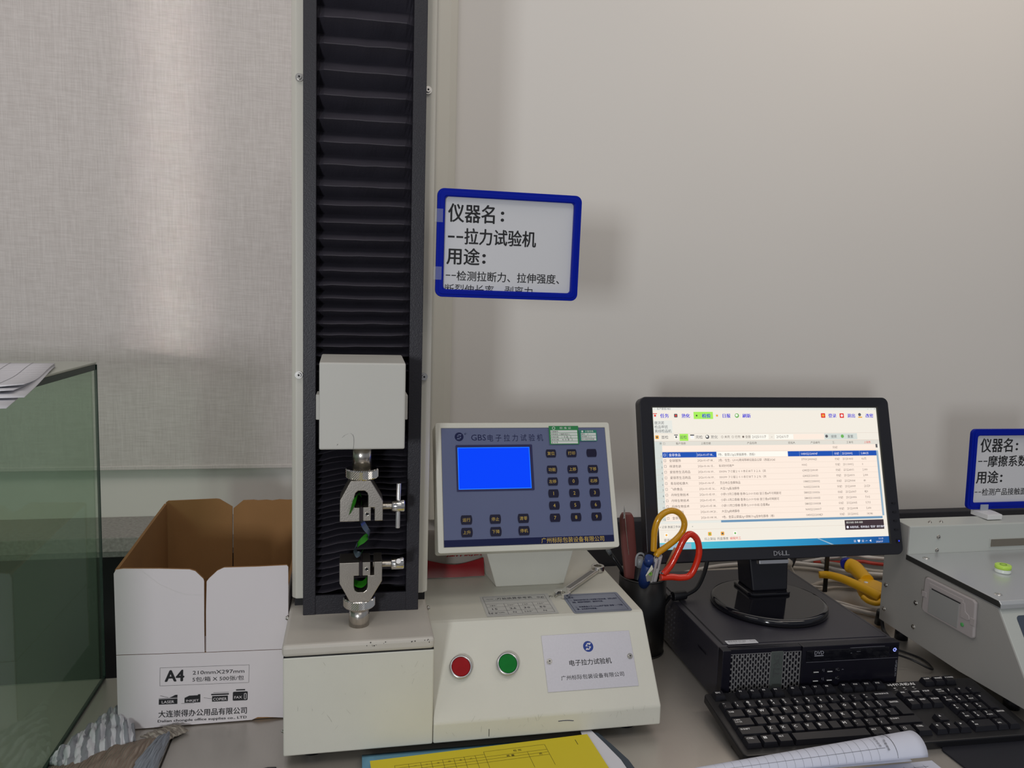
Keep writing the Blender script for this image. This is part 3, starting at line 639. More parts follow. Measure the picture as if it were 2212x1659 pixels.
panel('side_flap', TL, [(-Y1 + 0.004, 0.111), (-Y0 - 0.004, 0.111), (-Y0 - 0.004, 0.2340), (-1.20, 0.2375), (-1.30, 0.2435), (-Y1 + 0.004, 0.2500)])
TR = frame((X1, 0, 0), (0, 1, 0), (0, 0, 1))
panel('side_panel', TR, [(Y0 + 0.004, 0.0), (Y1 - 0.004, 0.0), (Y1 - 0.004, 0.2), (Y0 + 0.004, 0.2)])
panel('box_bottom', frame((0, 0, 0.005), (1, 0, 0), (0, 1, 0)), [(X0 + 0.004, Y0 + 0.004), (X1 - 0.004, Y0 + 0.004), (X1 - 0.004, Y1 - 0.004), (X0 + 0.004, Y1 - 0.004)])
TP = frame((-0.2, Y0 - 0.0004, 0), (1, 0, -0.030)); mb = MB()
mb.outline(TP, -0.0660, 0.0545, 0.0612, 0.0882, 0.0003)
mb.textfit(TP, 'A4', -0.0590, 0.0675, -0.0343, 0.0838, 0, 0, 3, 0.035)
mb.textfit(TP, '210mm×297mm'.replace('×', 'X'), -0.0225, 0.0763, 0.0478, 0.0818, 0, 0, 2, -0.002)
mb.textfit(TP, '5包/箱 X 500张/包', -0.0225, 0.0655, 0.0475, 0.0726, 0, 0, 2, -0.002)
# printer pictograms
mb.rect(TP, -0.0670, -0.0423, 0.0335, 0.0415); mb.rect(TP, -0.0670, -0.0423, 0.0423, 0.0428); mb.poly(TP, [(-0.0530, 0.0432), (-0.0423, 0.0432), (-0.0423, 0.0472), (-0.0455, 0.0470), (-0.0490, 0.0450)])
mb.poly(TP, [(-0.0655, 0.0466), (-0.0650, 0.0469), (-0.0545, 0.0438), (-0.0545, 0.0434)])
mb.poly(TP, [(-0.0327, 0.0345), (-0.0115, 0.0345), (-0.0115, 0.0466), (-0.0145, 0.0466), (-0.0150, 0.0452), (-0.0265, 0.0450), (-0.0327, 0.0420)]); mb.rect(TP, -0.0370, -0.0195, 0.0336, 0.0339)
mb.rect(TP, 0.0045, 0.0260, 0.0345, 0.0428); mb.poly(TP, rrect(0.0030, 0.0275, 0.0442, 0.0462, 0.0009)); mb.rect(TP, 0.0060, 0.0270, 0.0476, 0.0480); mb.poly(TP, [(-0.0070, 0.0408), (-0.0070, 0.0411), (0.0045, 0.0392), (0.0045, 0.0388)])
mb.poly(TP, rrect(0.0328, 0.0532, 0.0345, 0.0480, 0.0015)); mb.rect(TP, 0.0370, 0.0495, 0.0497, 0.0515)
mb.textfit(TP, '大连崇得办公用品有限公司', -0.0672, 0.0140, 0.0525, 0.0243, 0, 0, 3, 0.012)
mb.textfit(TP, 'Dalian chongde office supplies co., LTD', -0.0680, 0.0058, 0.0527, 0.0106, 0, 0, 2, 0.012)
for s, a, b, c, d_ in (('LASER', -0.0630, 0.0352, -0.0465, 0.0392), ('INKJET', -0.0305, 0.0352, -0.0135, 0.0392), ('COPIER', 0.0060, 0.0360, 0.0245, 0.0402), ('FAX', 0.0350, 0.0378, 0.0455, 0.0415)):
    mb.textfit(TP, s, a, b, c, d_, 0.0002, 1, 2, 0.01)
mb.poly(TP, rrect(0.0482, 0.0517, 0.0362, 0.0455, 0.0016), 0.0001, 1); mb.poly(TP, rrect(0.0490, 0.0509, 0.0370, 0.0447, 0.0009), 0.0002, 0)
obj('box_printing', mb, [ink, cw], bx, fix=False)
mk = MB(); cr = [(-0.287, 0.2355), (-0.280, 0.228), (-0.262, 0.212), (-0.240, 0.200), (-0.226, 0.195), (-0.205, 0.1935)]
for (a, b), (c, d_) in zip(cr, cr[1:]): mk.add([(a, b, 0.0003), (c, d_, 0.0003), (c, d_ + 0.0006, 0.0003), (a, b + 0.0006, 0.0003)], [(0, 1, 2, 3)], 0, False, TF1)
obj('crease', mk, M('crease_white', (0.72, 0.70, 0.68), 0.7), bx, fix=False)

# ================================================================ GLASS TANK with papers
gl = bpy.data.materials.new('green_tank_glass'); gl.use_nodes = True; nt = gl.node_tree; nt.nodes.clear(); n = nt.nodes; L = nt.links
out = n.new('ShaderNodeOutputMaterial'); mx = n.new('ShaderNodeMixShader'); tr = n.new('ShaderNodeBsdfTransparent'); gs = n.new('ShaderNodeBsdfGlossy'); fz = n.new('ShaderNodeFresnel'); df = n.new('ShaderNodeBsdfDiffuse'); mx2 = n.new('ShaderNodeMixShader')
tr.inputs[0].default_value = (0.90, 0.955, 0.905, 1); gs.inputs['Roughness'].default_value = 0.05; gs.inputs[0].default_value = (0.55, 0.62, 0.58, 1); fz.inputs[0].default_value = 1.5
df.inputs[0].default_value = (0.36, 0.45, 0.35, 1); mx2.inputs[0].default_value = 0.09
L.new(tr.outputs[0], mx2.inputs[1]); L.new(df.outputs[0], mx2.inputs[2]); ge = n.new('ShaderNodeNewGeometry'); iv = n.new('ShaderNodeMath'); iv.operation = 'SUBTRACT'; iv.inputs[0].default_value = 1.0; L.new(ge.outputs['Backfacing'], iv.inputs[1]); mq = n.new('ShaderNodeMath'); mq.operation = 'MULTIPLY'; L.new(fz.outputs[0], mq.inputs[0]); L.new(iv.outputs[0], mq.inputs[1]); L.new(mq.outputs[0], mx.inputs[0]); L.new(mx2.outputs[0], mx.inputs[1]); L.new(gs.outputs[0], mx.inputs[2]); L.new(mx.outputs[0], out.inputs[0])
gedge = M('dark_glass_edge', (0.008, 0.028, 0.020), 0.4)
tk = thing('glass_tank', 'large green tinted glass tank with open seams standing at the left edge', 'glass tank', (-0.70, 1.0, 0.0))
GXr, GYb, GYf, GXl, GH = -0.384, 1.290, 0.70, -1.15, 0.5085
obj('side_pane', MB().box(GXr - 0.006, GXr, GYf, GYb, 0.001, GH - 0.012), gl, tk)
obj('back_pane', MB().box(GXl, GXr - 0.007, GYb - 0.006, GYb, 0.001, GH - 0.012), gl, tk)
obj('front_pane', MB().box(GXl, GXr - 0.007, GYf, GYf + 0.006, 0.001, GH - 0.012), gl, tk)
obj('left_pane', MB().box(GXl, GXl + 0.006, GYf + 0.007, GYb - 0.007, 0.001, GH - 0.012), gl, tk)
obj('lid_pane', MB().box(GXl, GXr, GYf, GYb, GH - 0.0035, GH), M('dusty_green_lid', (0.40, 0.42, 0.36), 0.35), tk, bevel=0.001)
obj('lid_seam', MB().box(GXr - 0.005, GXr - 0.0005, GYf + 0.001, GYb - 0.004, GH - 0.0120, GH - 0.0036), gedge, tk)
obj('edge_seam', MB().box(GXr - 0.0035, GXr + 0.0005, GYb - 0.0005, GYb + 0.0012, 0.001, GH - 0.004), gedge, tk)
obj('bottom_seam', MB().box(GXr - 0.004, GXr + 0.0006, GYf, GYb, 0.0002, 0.004), gedge, tk)
pp = thing('form_stack', 'loose stack of printed table forms lying on the glass tank lid', 'papers', (-0.46, 1.04, GH))
c0 = Vector((-0.4096, 1.1968)); c1 = Vector((-0.3394, 0.9065))
dx = (c1 - c0).normalized(); nx_ = Vector((-dx.y, dx.x)); nx_ = nx_ if nx_.x < 0 else -nx_
for k, (off, ang, cv) in enumerate(((0.0, 0.0, 0.0), (0.0015, 0.02, 0.0), (0.003, -0.015, 0.004), (0.0045, 0.0, 0.006))):
    rows = []; d2 = Matrix.Rotation(ang, 2) @ dx; n2 = Matrix.Rotation(ang, 2) @ nx_; Ln = (0.430, 0.375, 0.345, 0.315)[k]
    for i in range(13):
        r = []
        for j in range(9):
            p = c0 + d2 * (Ln * i / 12) + n2 * (0.21 * j / 8)
            z = GH + 0.0008 + off + (cv + 0.012) * max(0, (i - 8) / 4) ** 2 * (0.2 + 0.4 * math.sin(j + k) * 0.3) * (k / 3)
            z += 0.001 * math.sin(i * 0.7 + j * 0.4) * k / 3
            if p.x > GXr: z -= 0.0
            r.append((p.x, p.y, z))
        rows.append(r)
    o_ = obj('sheet', MB().sheet(rows), paper, pp, solid=0.0006)
    last = rows
mb = MB()
for i in range(1, 12):
    for j0 in range(8):
        a = Vector(last[i][j0]); b = Vector(last[i][j0 + 1]); e = Vector((dx.x, dx.y, 0)) * 0.0005; u = Vector((0, 0, 0.0007)); mb.add([a + u, b + u, b + e + u, a + e + u], [(0, 1, 2, 3)])
for j in range(1, 8):
    for i0 in range(12):
        a = Vector(last[i0][j]); b = Vector(last[i0 + 1][j]); e = Vector((nx_.x, nx_.y, 0)) * 0.0005; u = Vector((0, 0, 0.0007)); mb.add([a + u, b + u, b + e + u, a + e + u], [(0, 1, 2, 3)])
obj('printed_table', mb, inkgrey, pp, fix=False)

# ================================================================ CLOTHS
def uvstripe(name, c1, c2, scale, axis='u', bump=0.0, duty=0.5, soft=0.02):
    m = bpy.data.materials.new(name); m.use_nodes = True; nt = m.node_tree; n = nt.nodes; L = nt.links; b = n['Principled BSDF']; b.inputs['Roughness'].default_value = 0.9
    tc = n.new('ShaderNodeTexCoord'); sp = n.new('ShaderNodeSeparateXYZ'); L.new(tc.outputs['UV'], sp.inputs[0])
    nz = n.new('ShaderNodeTexNoise'); nz.inputs['Scale'].default_value = 6; L.new(tc.outputs['UV'], nz.inputs['Vector'])
    mu = n.new('ShaderNodeMath'); mu.operation = 'MULTIPLY_ADD'; mu.inputs[1].default_value = scale; L.new(sp.outputs[0 if axis == 'u' else 1], mu.inputs[0])
    m3 = n.new('ShaderNodeMath'); m3.operation = 'MULTIPLY'; m3.inputs[1].default_value = 0.6; L.new(nz.outputs[0], m3.inputs[0]); L.new(m3.outputs[0], mu.inputs[2])
    fr = n.new('ShaderNodeMath'); fr.operation = 'FRACT'; L.new(mu.outputs[0], fr.inputs[0])
    rp = n.new('ShaderNodeValToRGB'); e = rp.color_ramp.elements; e[0].position = duty - soft; e[1].position = duty + soft; e[0].color = (*c1, 1); e[1].color = (*c2, 1)
    L.new(fr.outputs[0], rp.inputs[0]); L.new(rp.outputs[0], b.inputs['Base Color'])
    if bump:
        sn = n.new('ShaderNodeMath'); sn.operation = 'PINGPONG'; sn.inputs[1].default_value = 0.5; L.new(fr.outputs[0], sn.inputs[0])
        bp = n.new('ShaderNodeBump'); bp.inputs['Strength'].default_value = bump; bp.inputs['Distance'].default_value = 0.004; L.new(sn.outputs[0], bp.inputs['Height']); L.new(bp.outputs[0], b.inputs['Normal'])
    return m
def cloth(name, lo, hi, hgt, mat, label, nu=60, nv=24, z0=0.003, wr=0.004, seed=0, under=0.0):
    A = spline([(x, y, 0) for x, y in lo], 12); Bc = spline([(x, y, 0) for x, y in hi], 12); mb = MB(); rows = []
    def at(P, u): t = u * (len(P) - 1); i = min(int(t), len(P) - 2); return P[i].lerp(P[i + 1], t - i)
    for i in range(nu + 1):
        u = i / nu; r = []
        for j in range(nv + 1):
            v = j / nv; p = at(A, u).lerp(at(Bc, u), v)
            z = z0 + hgt * (math.sin(PI * v) ** 0.6) * min(1, 4 * u + 0.15) * min(1, 6 * (1 - u) + 0.25)
            z += wr * abs(noise.noise(Vector((u * 7 + seed, v * 3, seed)))) + wr * 0.5 * noise.noise(Vector((u * 20 + seed, v * 6, seed)))
            r.append((p.x, p.y, max(z, 0.0015)))
        rows.append(r)
    mb.sheet(rows, uv=True)
    return top(name, mb, mat, label, 'cloth', fix=False, solid=0.0015)
cloth('striped_cloth', [(-0.382, 1.050), (-0.350, 1.028), (-0.325, 1.050), (-0.305, 1.072), (-0.288, 1.090)], [(-0.383, 1.058), (-0.366, 1.110), (-0.350, 1.150), (-0.336, 1.180), (-0.330, 1.215)],
      0.016, uvstripe('grey_white_stripes', (0.28, 0.29, 0.32), (0.66, 0.66, 0.70), 8.0, 'u'), 'grey and white striped cloth, crumpled between the glass tank and the paper box', wr=0.013, seed=3, nu=90, nv=36)
cloth('ribbed_cloth', [(-0.3805, 0.985), (-0.330, 0.985), (-0.268, 0.985)], [(-0.378, 1.045), (-0.322, 1.076), (-0.262, 1.098)], 0.008,
      uvstripe('beige_ribs', (0.34, 0.27, 0.22), (0.25, 0.19, 0.15), 26, 'u', 0.9, 0.5, 0.25), 'beige ribbed knit cloth lying in front of the striped cloth', wr=0.004, seed=8)
cloth('grey_cloth', [(-0.292, 0.975), (-0.262, 0.975), (-0.2440, 0.975)], [(-0.262, 1.088), (-0.250, 1.102), (-0.2440, 1.104)], 0.007,
      M('blue_grey_cloth', (0.25, 0.27, 0.31), 0.9, var=0.08, vs=30), 'plain blue grey cloth beside the seam between the two benches', wr=0.006, seed=12)
cloth('folded_cloth', [(-0.2520, 1.074), (-0.238, 1.092), (-0.222, 1.106)], [(-0.285, 1.100), (-0.262, 1.117), (-0.240, 1.122)], 0.004,
      uvstripe('tan_stripes', (0.36, 0.32, 0.27), (0.22, 0.19, 0.16), 6, 'u'), 'small tan striped cloth fold peeping out under the paper box', wr=0.003, seed=20)
mb = MB(); fo = [(-0.142, 0.9885), (-0.125, 0.996), (-0.105, 1.0005), (-0.094, 0.9995), (-0.091, 0.975), (-0.092, 0.94), (-0.142, 0.94)]
top('black_folder', MB().prism(fo, 0.0005, 0.004, 'z'), black, 'black plastic folder corner with a curved edge in front of the paper box', 'folder', bevel=0.001)

# ================================================================ SHEETS in front of the tester
sh = thing('blue_folder', 'pale blue card folder lying under the yellow form and the tester edge', 'folder', (0.19, 0.95, 0.0))
rows = []
for i in range(21):
    u = i / 20; x = 0.016 + 0.338 * u; rows.append([(x, 1.010 - 0.18 * j / 10 - 0.001, 0.0010 + (0.0095 * math.exp(-((j - 1.2) / 1.0) ** 2) if j < 4 else 0) * (1 - 0.4 * u)) for j in range(11)])
obj('cover', MB().sheet(rows), M('pale_blue_card', (0.13, 0.30, 0.42), 0.45), sh, solid=0.0008)
ws = top('white_sheet', MB().prism([(0.322, 1.0055), (0.338, 1.0055), (0.347, 0.970), (0.356, 0.930), (0.362, 0.83), (0.30, 0.83), (0.316, 0.93)], 0.0125, 0.0129, 'z'), paper, 'white sheet showing along the right edge of the yellow form', 'paper')
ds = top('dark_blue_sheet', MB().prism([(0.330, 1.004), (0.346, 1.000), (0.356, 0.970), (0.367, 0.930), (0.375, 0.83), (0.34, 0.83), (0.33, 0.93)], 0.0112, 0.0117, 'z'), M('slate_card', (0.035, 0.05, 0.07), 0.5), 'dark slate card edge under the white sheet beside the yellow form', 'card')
yf = thing('yellow_form', 'bright yellow printed form sheet poking out in front of the tester', 'form', (0.18, 0.94, 0.014))
ym = M('yellow_paper', (0.66, 0.54, 0.015), 0.6)
TY = frame((0.026, 0.9765, 0.0139), (1, 0.060, 0), (-0.060, 1, 0))
obj('sheet', MB(TY).box(-0.0, 0.303, -0.16, 0.0, 0, 0.0003), ym, yf)
mb = MB(); t = 0.0004
for y in (-0.012, -0.024, -0.030): mb.rect(TY, 0.030 if y < -0.02 else 0.150, 0.236, y, y + t, 0.0005)
for x in (0.030, 0.048, 0.064, 0.078, 0.093, 0.108, 0.122, 0.137): mb.rect(TY, x, x + t, -0.05, -0.012 - 0.006, 0.0005)
for x in (0.150, 0.208, 0.236): mb.rect(TY, x, x + t, -0.06, -0.012 if x != 0.208 else -0.024, 0.0005)
mb.rect(TY, 0.030, 0.150, -0.018, -0.018 + t, 0.0005); mb.rect(TY, 0.030, 0.236, -0.036, -0.036 + t, 0.0005)
for x, y, s in ((0.190, -0.0195, '检 测'), (0.178, -0.0295, '质 量'), (0.222, -0.034, '员')): mb.text(TY, s, x, y, 0.005, 0.0005)
for i, x in enumerate((0.055, 0.070, 0.085, 0.100, 0.115, 0.129)): mb.text(TY, '一二三四五六'[i], x, -0.0245, 0.0035, 0.0005)
mb.rect(TY, 0.281, 0.2818, -0.022, -0.010, 0.0005)
obj('printed_table', mb, M('olive_ink', (0.06, 0.05, 0.01), 0.7), yf, fix=False)

# ================================================================ COMPUTER (small form factor desktop)
PCY = 1.052; PX0, PX1 = 0.5616, 0.8640
yaw = -0.050
def pcT(p): c, s = math.cos(yaw), math.sin(yaw); x, y = p[0] - PX0, p[1] - PCY; return (PX0 + x * c - y * s, PCY + x * s + y * c)
RT = Matrix.Translation((PX0, PCY, 0)) @ Matrix.Rotation(-0.052, 4, 'Z')   # sides lean away to the right
pc = thing('desktop_computer', 'black slimline desktop computer with a grey honeycomb front grille, under the monitor', 'computer', (0.72, 1.21, 0.0))
shear = Matrix(((1, 0.052, 0, PX0), (0, 1, 0, PCY), (0, 0, 1, 0), (0, 0, 0, 1)))   # footprint is turned slightly
Wd = PX1 - PX0
Rz = Matrix.Translation((PX0, PCY + 0.007, 0)) @ Matrix.Rotation(-0.030, 4, 'Z')
casem = M('computer_case_black', (0.024, 0.023, 0.033), 0.36, bump=0.12, bs=900, spec=0.75)
obj('case', MB(Rz).box(0.0, Wd, 0.012, 0.345, 0.004, 0.0925), casem, pc, bevel=0.002)
obj('lid', MB(Rz).box(0.012, Wd - 0.008, 0.020, 0.345, 0.0926, 0.0936), casem, pc, bevel=0.0005)
obj('lid_groove', MB(Rz).box(0.0105, 0.0118, 0.020, 0.345, 0.0924, 0.0931).box(Wd - 0.0078, Wd - 0.0065, 0.020, 0.345, 0.0924, 0.0931), ink, pc)
bz = MB(Rz); bz.box(0.0, 0.0142, -0.004, 0.012, 0.002, 0.0932); bz.box(0.0142, 0.134, 0.0, 0.012, 0.085, 0.0932); bz.box(0.0142, 0.134, 0.004, 0.012, 0.002, 0.086)
bz.box(0.134, Wd, -0.004, 0.012, 0.002, 0.0935)
fb = obj('front_bezel', bz, M('front_bezel_black', (0.007, 0.0065, 0.012), 0.28), pc, bevel=0.001)
obj('bezel_chamfer', MB(Rz).prism([(-0.0038, 0.0855), (0.010, 0.0935), (0.010, 0.0945), (-0.0038, 0.0865)], 0.134, Wd - 0.002, 'x'), casem, pc) if False else None
TG = Rz @ frame((0, -0.0042, 0))
# honeycomb grille: solid strip pierced by slots -> ribs between slots built as real cells
gm = M('grille_grey_metal', (0.24, 0.235, 0.24), 0.42, 0.35)
def grille(x0, x1):
    mb = MB(); y0g, y1g = 0.012, 0.0850; cw_ = 0.00445; chh = 0.0098; nC = int((x1 - x0) / cw_); cw_ = (x1 - x0) / nC
    mb.box(x0, x1, 0.0005, 0.0015, y1g - 0.001, y1g + 0.0018)
    for i in range(nC + 1):
        x = x0 + i * cw_; mb.box(x - 0.0007, x + 0.0007, 0.0, 0.0015, y0g, y1g)
    for i in range(nC):
        xa = x0 + i * cw_; z = y0g + (chh / 2 if i % 2 else 0)
        while z < y1g: mb.box(xa, xa + cw_, 0.0, 0.0015, z - 0.0013, z + 0.0013); z += chh
    mb.T = Rz; mb.v = [Rz @ p for p in mb.v]; mb.T = Matrix()
    return obj('grille', mb, gm, pc, fix=False)
g1 = grille(0.0150, 0.0825); grille(0.1035, 0.1332)
pq = obj('badge_plate', MB(Rz).box(0.0828, 0.1032, -0.0008, 0.003, 0.010, 0.0866), M('badge_grey', (0.10, 0.115, 0.108), 0.4, 0.3), pc, bevel=0.0008)
TGP = Rz @ frame((0, -0.0012, 0)); mb = MB()
for ch_, cz in (('D', 0.0755), ('E', 0.0655), ('L', 0.0560), ('L', 0.0480)):
    mb.text(TGP, ch_, 0.0930, cz, 0.0155, 0, 0, 2, 0.0, 'c', rot=-PI / 2 if ch_ != 'E' else -PI / 2 + 0.5)
obj('badge_letters', mb, M('badge_chrome', (0.25, 0.26, 0.26), 0.3, 0.8), pq, fix=False)
odd = obj('optical_drive', MB(Rz).box(0.140, 0.284, -0.0052, -0.0030, 0.0700, 0.0868), blackg, pc, bevel=0.0006)
mb = MB(); mb.textfit(TG, 'DVD', 0.1532, 0.0805, 0.1690, 0.0862, 0.0016, 0, 2, 0.01); mb.poly(TG, rrect(0.1532, 0.1690, 0.0778, 0.0792, 0.0006), 0.0016, 0)
mb.rect(TG, 0.2153, 0.2760, 0.0879, 0.0883, 0.0003, 0); mb.rect(TG, 0.2155, 0.2178, 0.0798, 0.0802, 0.0016, 0); mb.rect(TG, 0.2260, 0.2330, 0.0818, 0.0821, 0.0016, 0)
mb.rect(TG, 0.1405, 0.3000, 0.0677, 0.0680, 0.0004, 0)
mb.text(TG, 'OPTIPLEX 990', 0.2985, 0.0500, 0.0045, 0.0004, 0, 1, 0, 'c', rot=-PI / 2)
mb.text(TG, '⎓', 0.2030, 0.0515, 0.004, 0.0004, 0)
obj('front_printing', mb, M('pale_print', (0.30, 0.30, 0.34), 0.5), pc, fix=False)
for x in (0.1530, 0.1768):
    for z in (0.0520, 0.0375):
        u = obj('usb_port', MB(TG).ring(rrect(x, x + 0.0150, z - 0.0028, z + 0.0034, 0.0004, 1), rrect(x + 0.0007, x + 0.0143, z - 0.0021, z + 0.0027, 0.0003, 1), 0.0, 0.0006), black, pc)
        obj('contact', MB(TG).box(x + 0.0015, x + 0.0100, z - 0.0018, z - 0.0006, 0.0, 0.0008), M('port_tongue_white', (0.6, 0.6, 0.6), 0.4), u)
        mb = MB(); mb.rect(TG, x + 0.0165, x + 0.0169, z + 0.0005, z + 0.0035, 0.0004); mb.rect(TG, x + 0.0190, x + 0.0194, z - 0.001, z + 0.0038, 0.0004); obj('usb_mark', mb, M('pale_print', (0.3, 0.3, 0.34)), u, fix=False)
for z in (0.0528, 0.0388): obj('audio_jack', MB(TG @ Matrix.Translation((0.1973, z, 0))).lathe([(0.0028, -0.001), (0.0028, 0.0006), (0.0018, 0.0006), (0.0016, -0.0008)], n=18), black, pc)
pb = obj('power_button', MB(TG).prism(rrect(0.2865, 0.3005, 0.0745, 0.0885, 0.001), -0.001, 0.0009, 'z'), blackg, pc)
mb = MB(); Tb = TG @ Matrix.Translation((0.2936, 0.0815, 0.0011))
pa = [(0.0030 * math.cos(math.radians(a)), 0.0030 * math.sin(math.radians(a))) for a in range(20, 321, 20)]; pi_ = [(a * 0.70, b * 0.70) for a, b in pa]
mb.add([(a, b, 0) for a, b in pa] + [(a, b, 0) for a, b in pi_], [(i, i + 1, len(pa) + i + 1, len(pa) + i) for i in range(len(pa) - 1)], 0, False, Tb)
mb.rect(Tb, 0.0, 0.0034, -0.0004, 0.0004)
obj('power_light', mb, M('blue_white_led', (0.1, 0.1, 0.5), 0.3, emit=(0.25, 0.3, 1.0), es=2.5), pb, fix=False)
TT2 = Rz @ frame((0, 0, 0.0937), (1, 0, 0), (0, 1, 0)); mb = MB()
mb.poly(TT2, rrect(0.018, 0.070, 0.0165, 0.0300, 0.002), 0.0001, 0); mb.text(TT2, '联系电话 400 888', 0.022, 0.0245, 0.0040, 0.0002, 1, bold=0.01); mb.text(TT2, 'service tag no. 5K2 W3X', 0.022, 0.0195, 0.0026, 0.0002, 1)
mb.outline(TT2, 0.0595, 0.067, 0.0235, 0.0280, 0.0004, 0.0002, 1)
obj('service_sticker', mb, [M('silver_sticker', (0.55, 0.56, 0.60), 0.35), inkgrey], pc, fix=False)
TSd = Rz @ frame((-0.0002, 0, 0), (0, -1, 0), (0, 0, 1)); mb = MB()
for i in range(12):
    for j in range(7): mb.add([(a * 0.0042 - 0.19 - i * 0.0125, b * 0.0028 + 0.018 + j * 0.0095, 0.0003) for a, b in ((-1, -0.4), (-0.4, -1), (1, 0.4), (0.4, 1))], [(0, 1, 2, 3)], 0, False, TSd)
obj('side_vents', mb, M('vent_glint', (0.10, 0.10, 0.12), 0.4), pc, fix=False)  # slits coloured paler than the case to paint their dull glints
obj('side_slot', MB(TSd).box(-0.085, -0.052, 0.060, 0.0640, 0, 0.0008), M('front_bezel_black', (0.007, 0.0065, 0.012)), pc, bevel=0.0004)

# ================================================================ MONITOR
mo = thing('monitor', 'black flat screen monitor showing a beige data table, standing on the computer', 'monitor', (0.727, 1.21, 0.0937))
MS = 1.085; SX, SY, SZ = 0.6864 * MS, 1.1592 * MS, 0.62 - (0.62 - 0.3418) * MS; tl = 0.2765; syw = -0.0267
Us = Vector((math.cos(syw), math.sin(syw), 0)); Ns_ = Vector((-math.sin(syw), math.cos(syw), 0)); Vs = Vector((0, 0, math.cos(tl))) + Ns_ * math.sin(tl)
Us2 = (Us + Vs * 0.0035).normalized()
TM = frame((SX, SY, SZ), Us2, Vs) @ Matrix.Scale(MS, 4)
TMo = TM @ Matrix.Translation((0, 0, 0))
darkcase = M('monitor_black_plastic', (0.012, 0.012, 0.017), 0.38, bump=0.1, bs=1200)
obj('screen_bezel', MB(TMo).ring(rrect(-0.2260, 0.2260, -0.1345, 0.1325, 0.011, 6), rrect(-0.2045, 0.2045, -0.1152, 0.1152, 0.0008, 6), -0.018, 0.0045, din=0.0022), darkcase, mo, bevel=0.0012)
obj('back_housing', MB(TMo).prism(rrect(-0.20, 0.20, -0.11, 0.11, 0.02), -0.040, -0.0175, 'z'), darkcase, mo, bevel=0.006)
obj('inner_lip', MB(TMo).ring(rrect(-0.2060, 0.2060, -0.1167, 0.1167, 0.001, 6), rrect(-0.2040, 0.2040, -0.1148, 0.1148, 0.0005, 6), 0.0, 0.0032), M('bezel_lip', (0.03, 0.03, 0.025), 0.3), mo)
# --- picture
def E_(name, r, g, b, s=1.0): return M(name, (0.0, 0.0, 0.0), 0.35, emit=srgb(r, g, b), es=s)
CL = {k: E_('screen_' + k, *v) for k, v in dict(bg=(243, 236, 224), title=(232, 233, 226), grid=(253, 236, 222), head=(226, 222, 212), blue=(24, 80, 178), navy=(14, 66, 140), green=(168, 238, 92), ink=(98, 84, 78), link=(52, 42, 214), wht=(240, 240, 250), col=(214, 220, 214),
      line=(214, 196, 182), bar=(112, 150, 182), sbar=(150, 178, 198), tsk1=(60, 178, 200), tsk2=(30, 128, 196), tsk3=(18, 88, 160), dark=(62, 48, 54), red=(226, 60, 50), org=(240, 170, 60), grn2=(110, 180, 90), gry=(92, 92, 96), wht2=(253, 250, 240)).items()}
ck = list(CL); ci = {k: i for i, k in enumerate(ck)}
mm = 0.001
sc = MB(); D0 = 0.0006
def R_(x0, x1, y0, y1, c, d=0.0): sc.rect(TM, x0 * mm, x1 * mm, y0 * mm, y1 * mm, D0 + d, ci[c])
def X_(s, x, y, size, c, d=0.0003, bold=0.0, al='l', sx=1.0): sc.text(TM, s, x * mm, y * mm, size * mm, D0 + d, ci[c], 1, bold, al, sx)
R_(-204, 204, -114.7, 114.7, 'bg')
R_(-204, 204, 110.5, 114.7, 'title', .0001); X_('▫ 生产管理-MES', -202, 111.2, 4, 'gry')
X_('–  ▫  ×', 187, 111.4, 4.5, 'gry')
# top tool row
R_(-132.2, -98.0, 95.9, 107.8, 'green', .0001)
for s, x in (('任务', -183), ('熟化', -146), ('检验', -110), ('日报', -74), ('刷新', -38), ('登录', 119.6), ('退出', 155.2), ('改密', 190)):
    X_(s, x, 101.2, 7.6, 'link', .0004, 0.03, 'c')
def icon(x, y, c1, c2, s=3.6):
    sc.poly(TM, [(q[0] * mm, q[1] * mm) for q in rrect(x - s, x + s, y - s, y + s, 1.0, 3)], D0 + .0003, ci[c1]); sc.disc(TM, x * mm, y * mm, s * .55 * mm, D0 + .0004, ci[c2], 12)
icon(-199.5, 101.5, 'title', 'red', 3.4); R_(-203, -196, 104.2, 105.4, 'red', .0005)
icon(-163.5, 101.5, 'gry', 'red', 3); icon(-127, 101.5, 'green', 'dark', 2.6); icon(-91, 101.5, 'title', 'org', 3.4); sc.disc(TM, -.0555, .1015, .0038, D0 + .0003, ci['grn2'], 16); sc.disc(TM, -.0560, .1020, .0022, D0 + .0004, ci['wht2'], 12)
icon(102.5, 101.5, 'red', 'org', 4); icon(137.5, 101.3, 'red', 'wht', 4); sc.disc(TM, .1715, .1030, .0028, D0 + .0003, ci['gry'], 12); R_(168.5, 176, 97.5, 99.5, 'org', .0003)
R_(-203.2, -170.5, 72.5, 93.5, 'title', .0001)
for k, s in enumerate(('唐洪芳', '检品甲班', '离线检品机')): X_(s, -201.5, 87.3 - 6.7 * k, 5.8, 'gry')
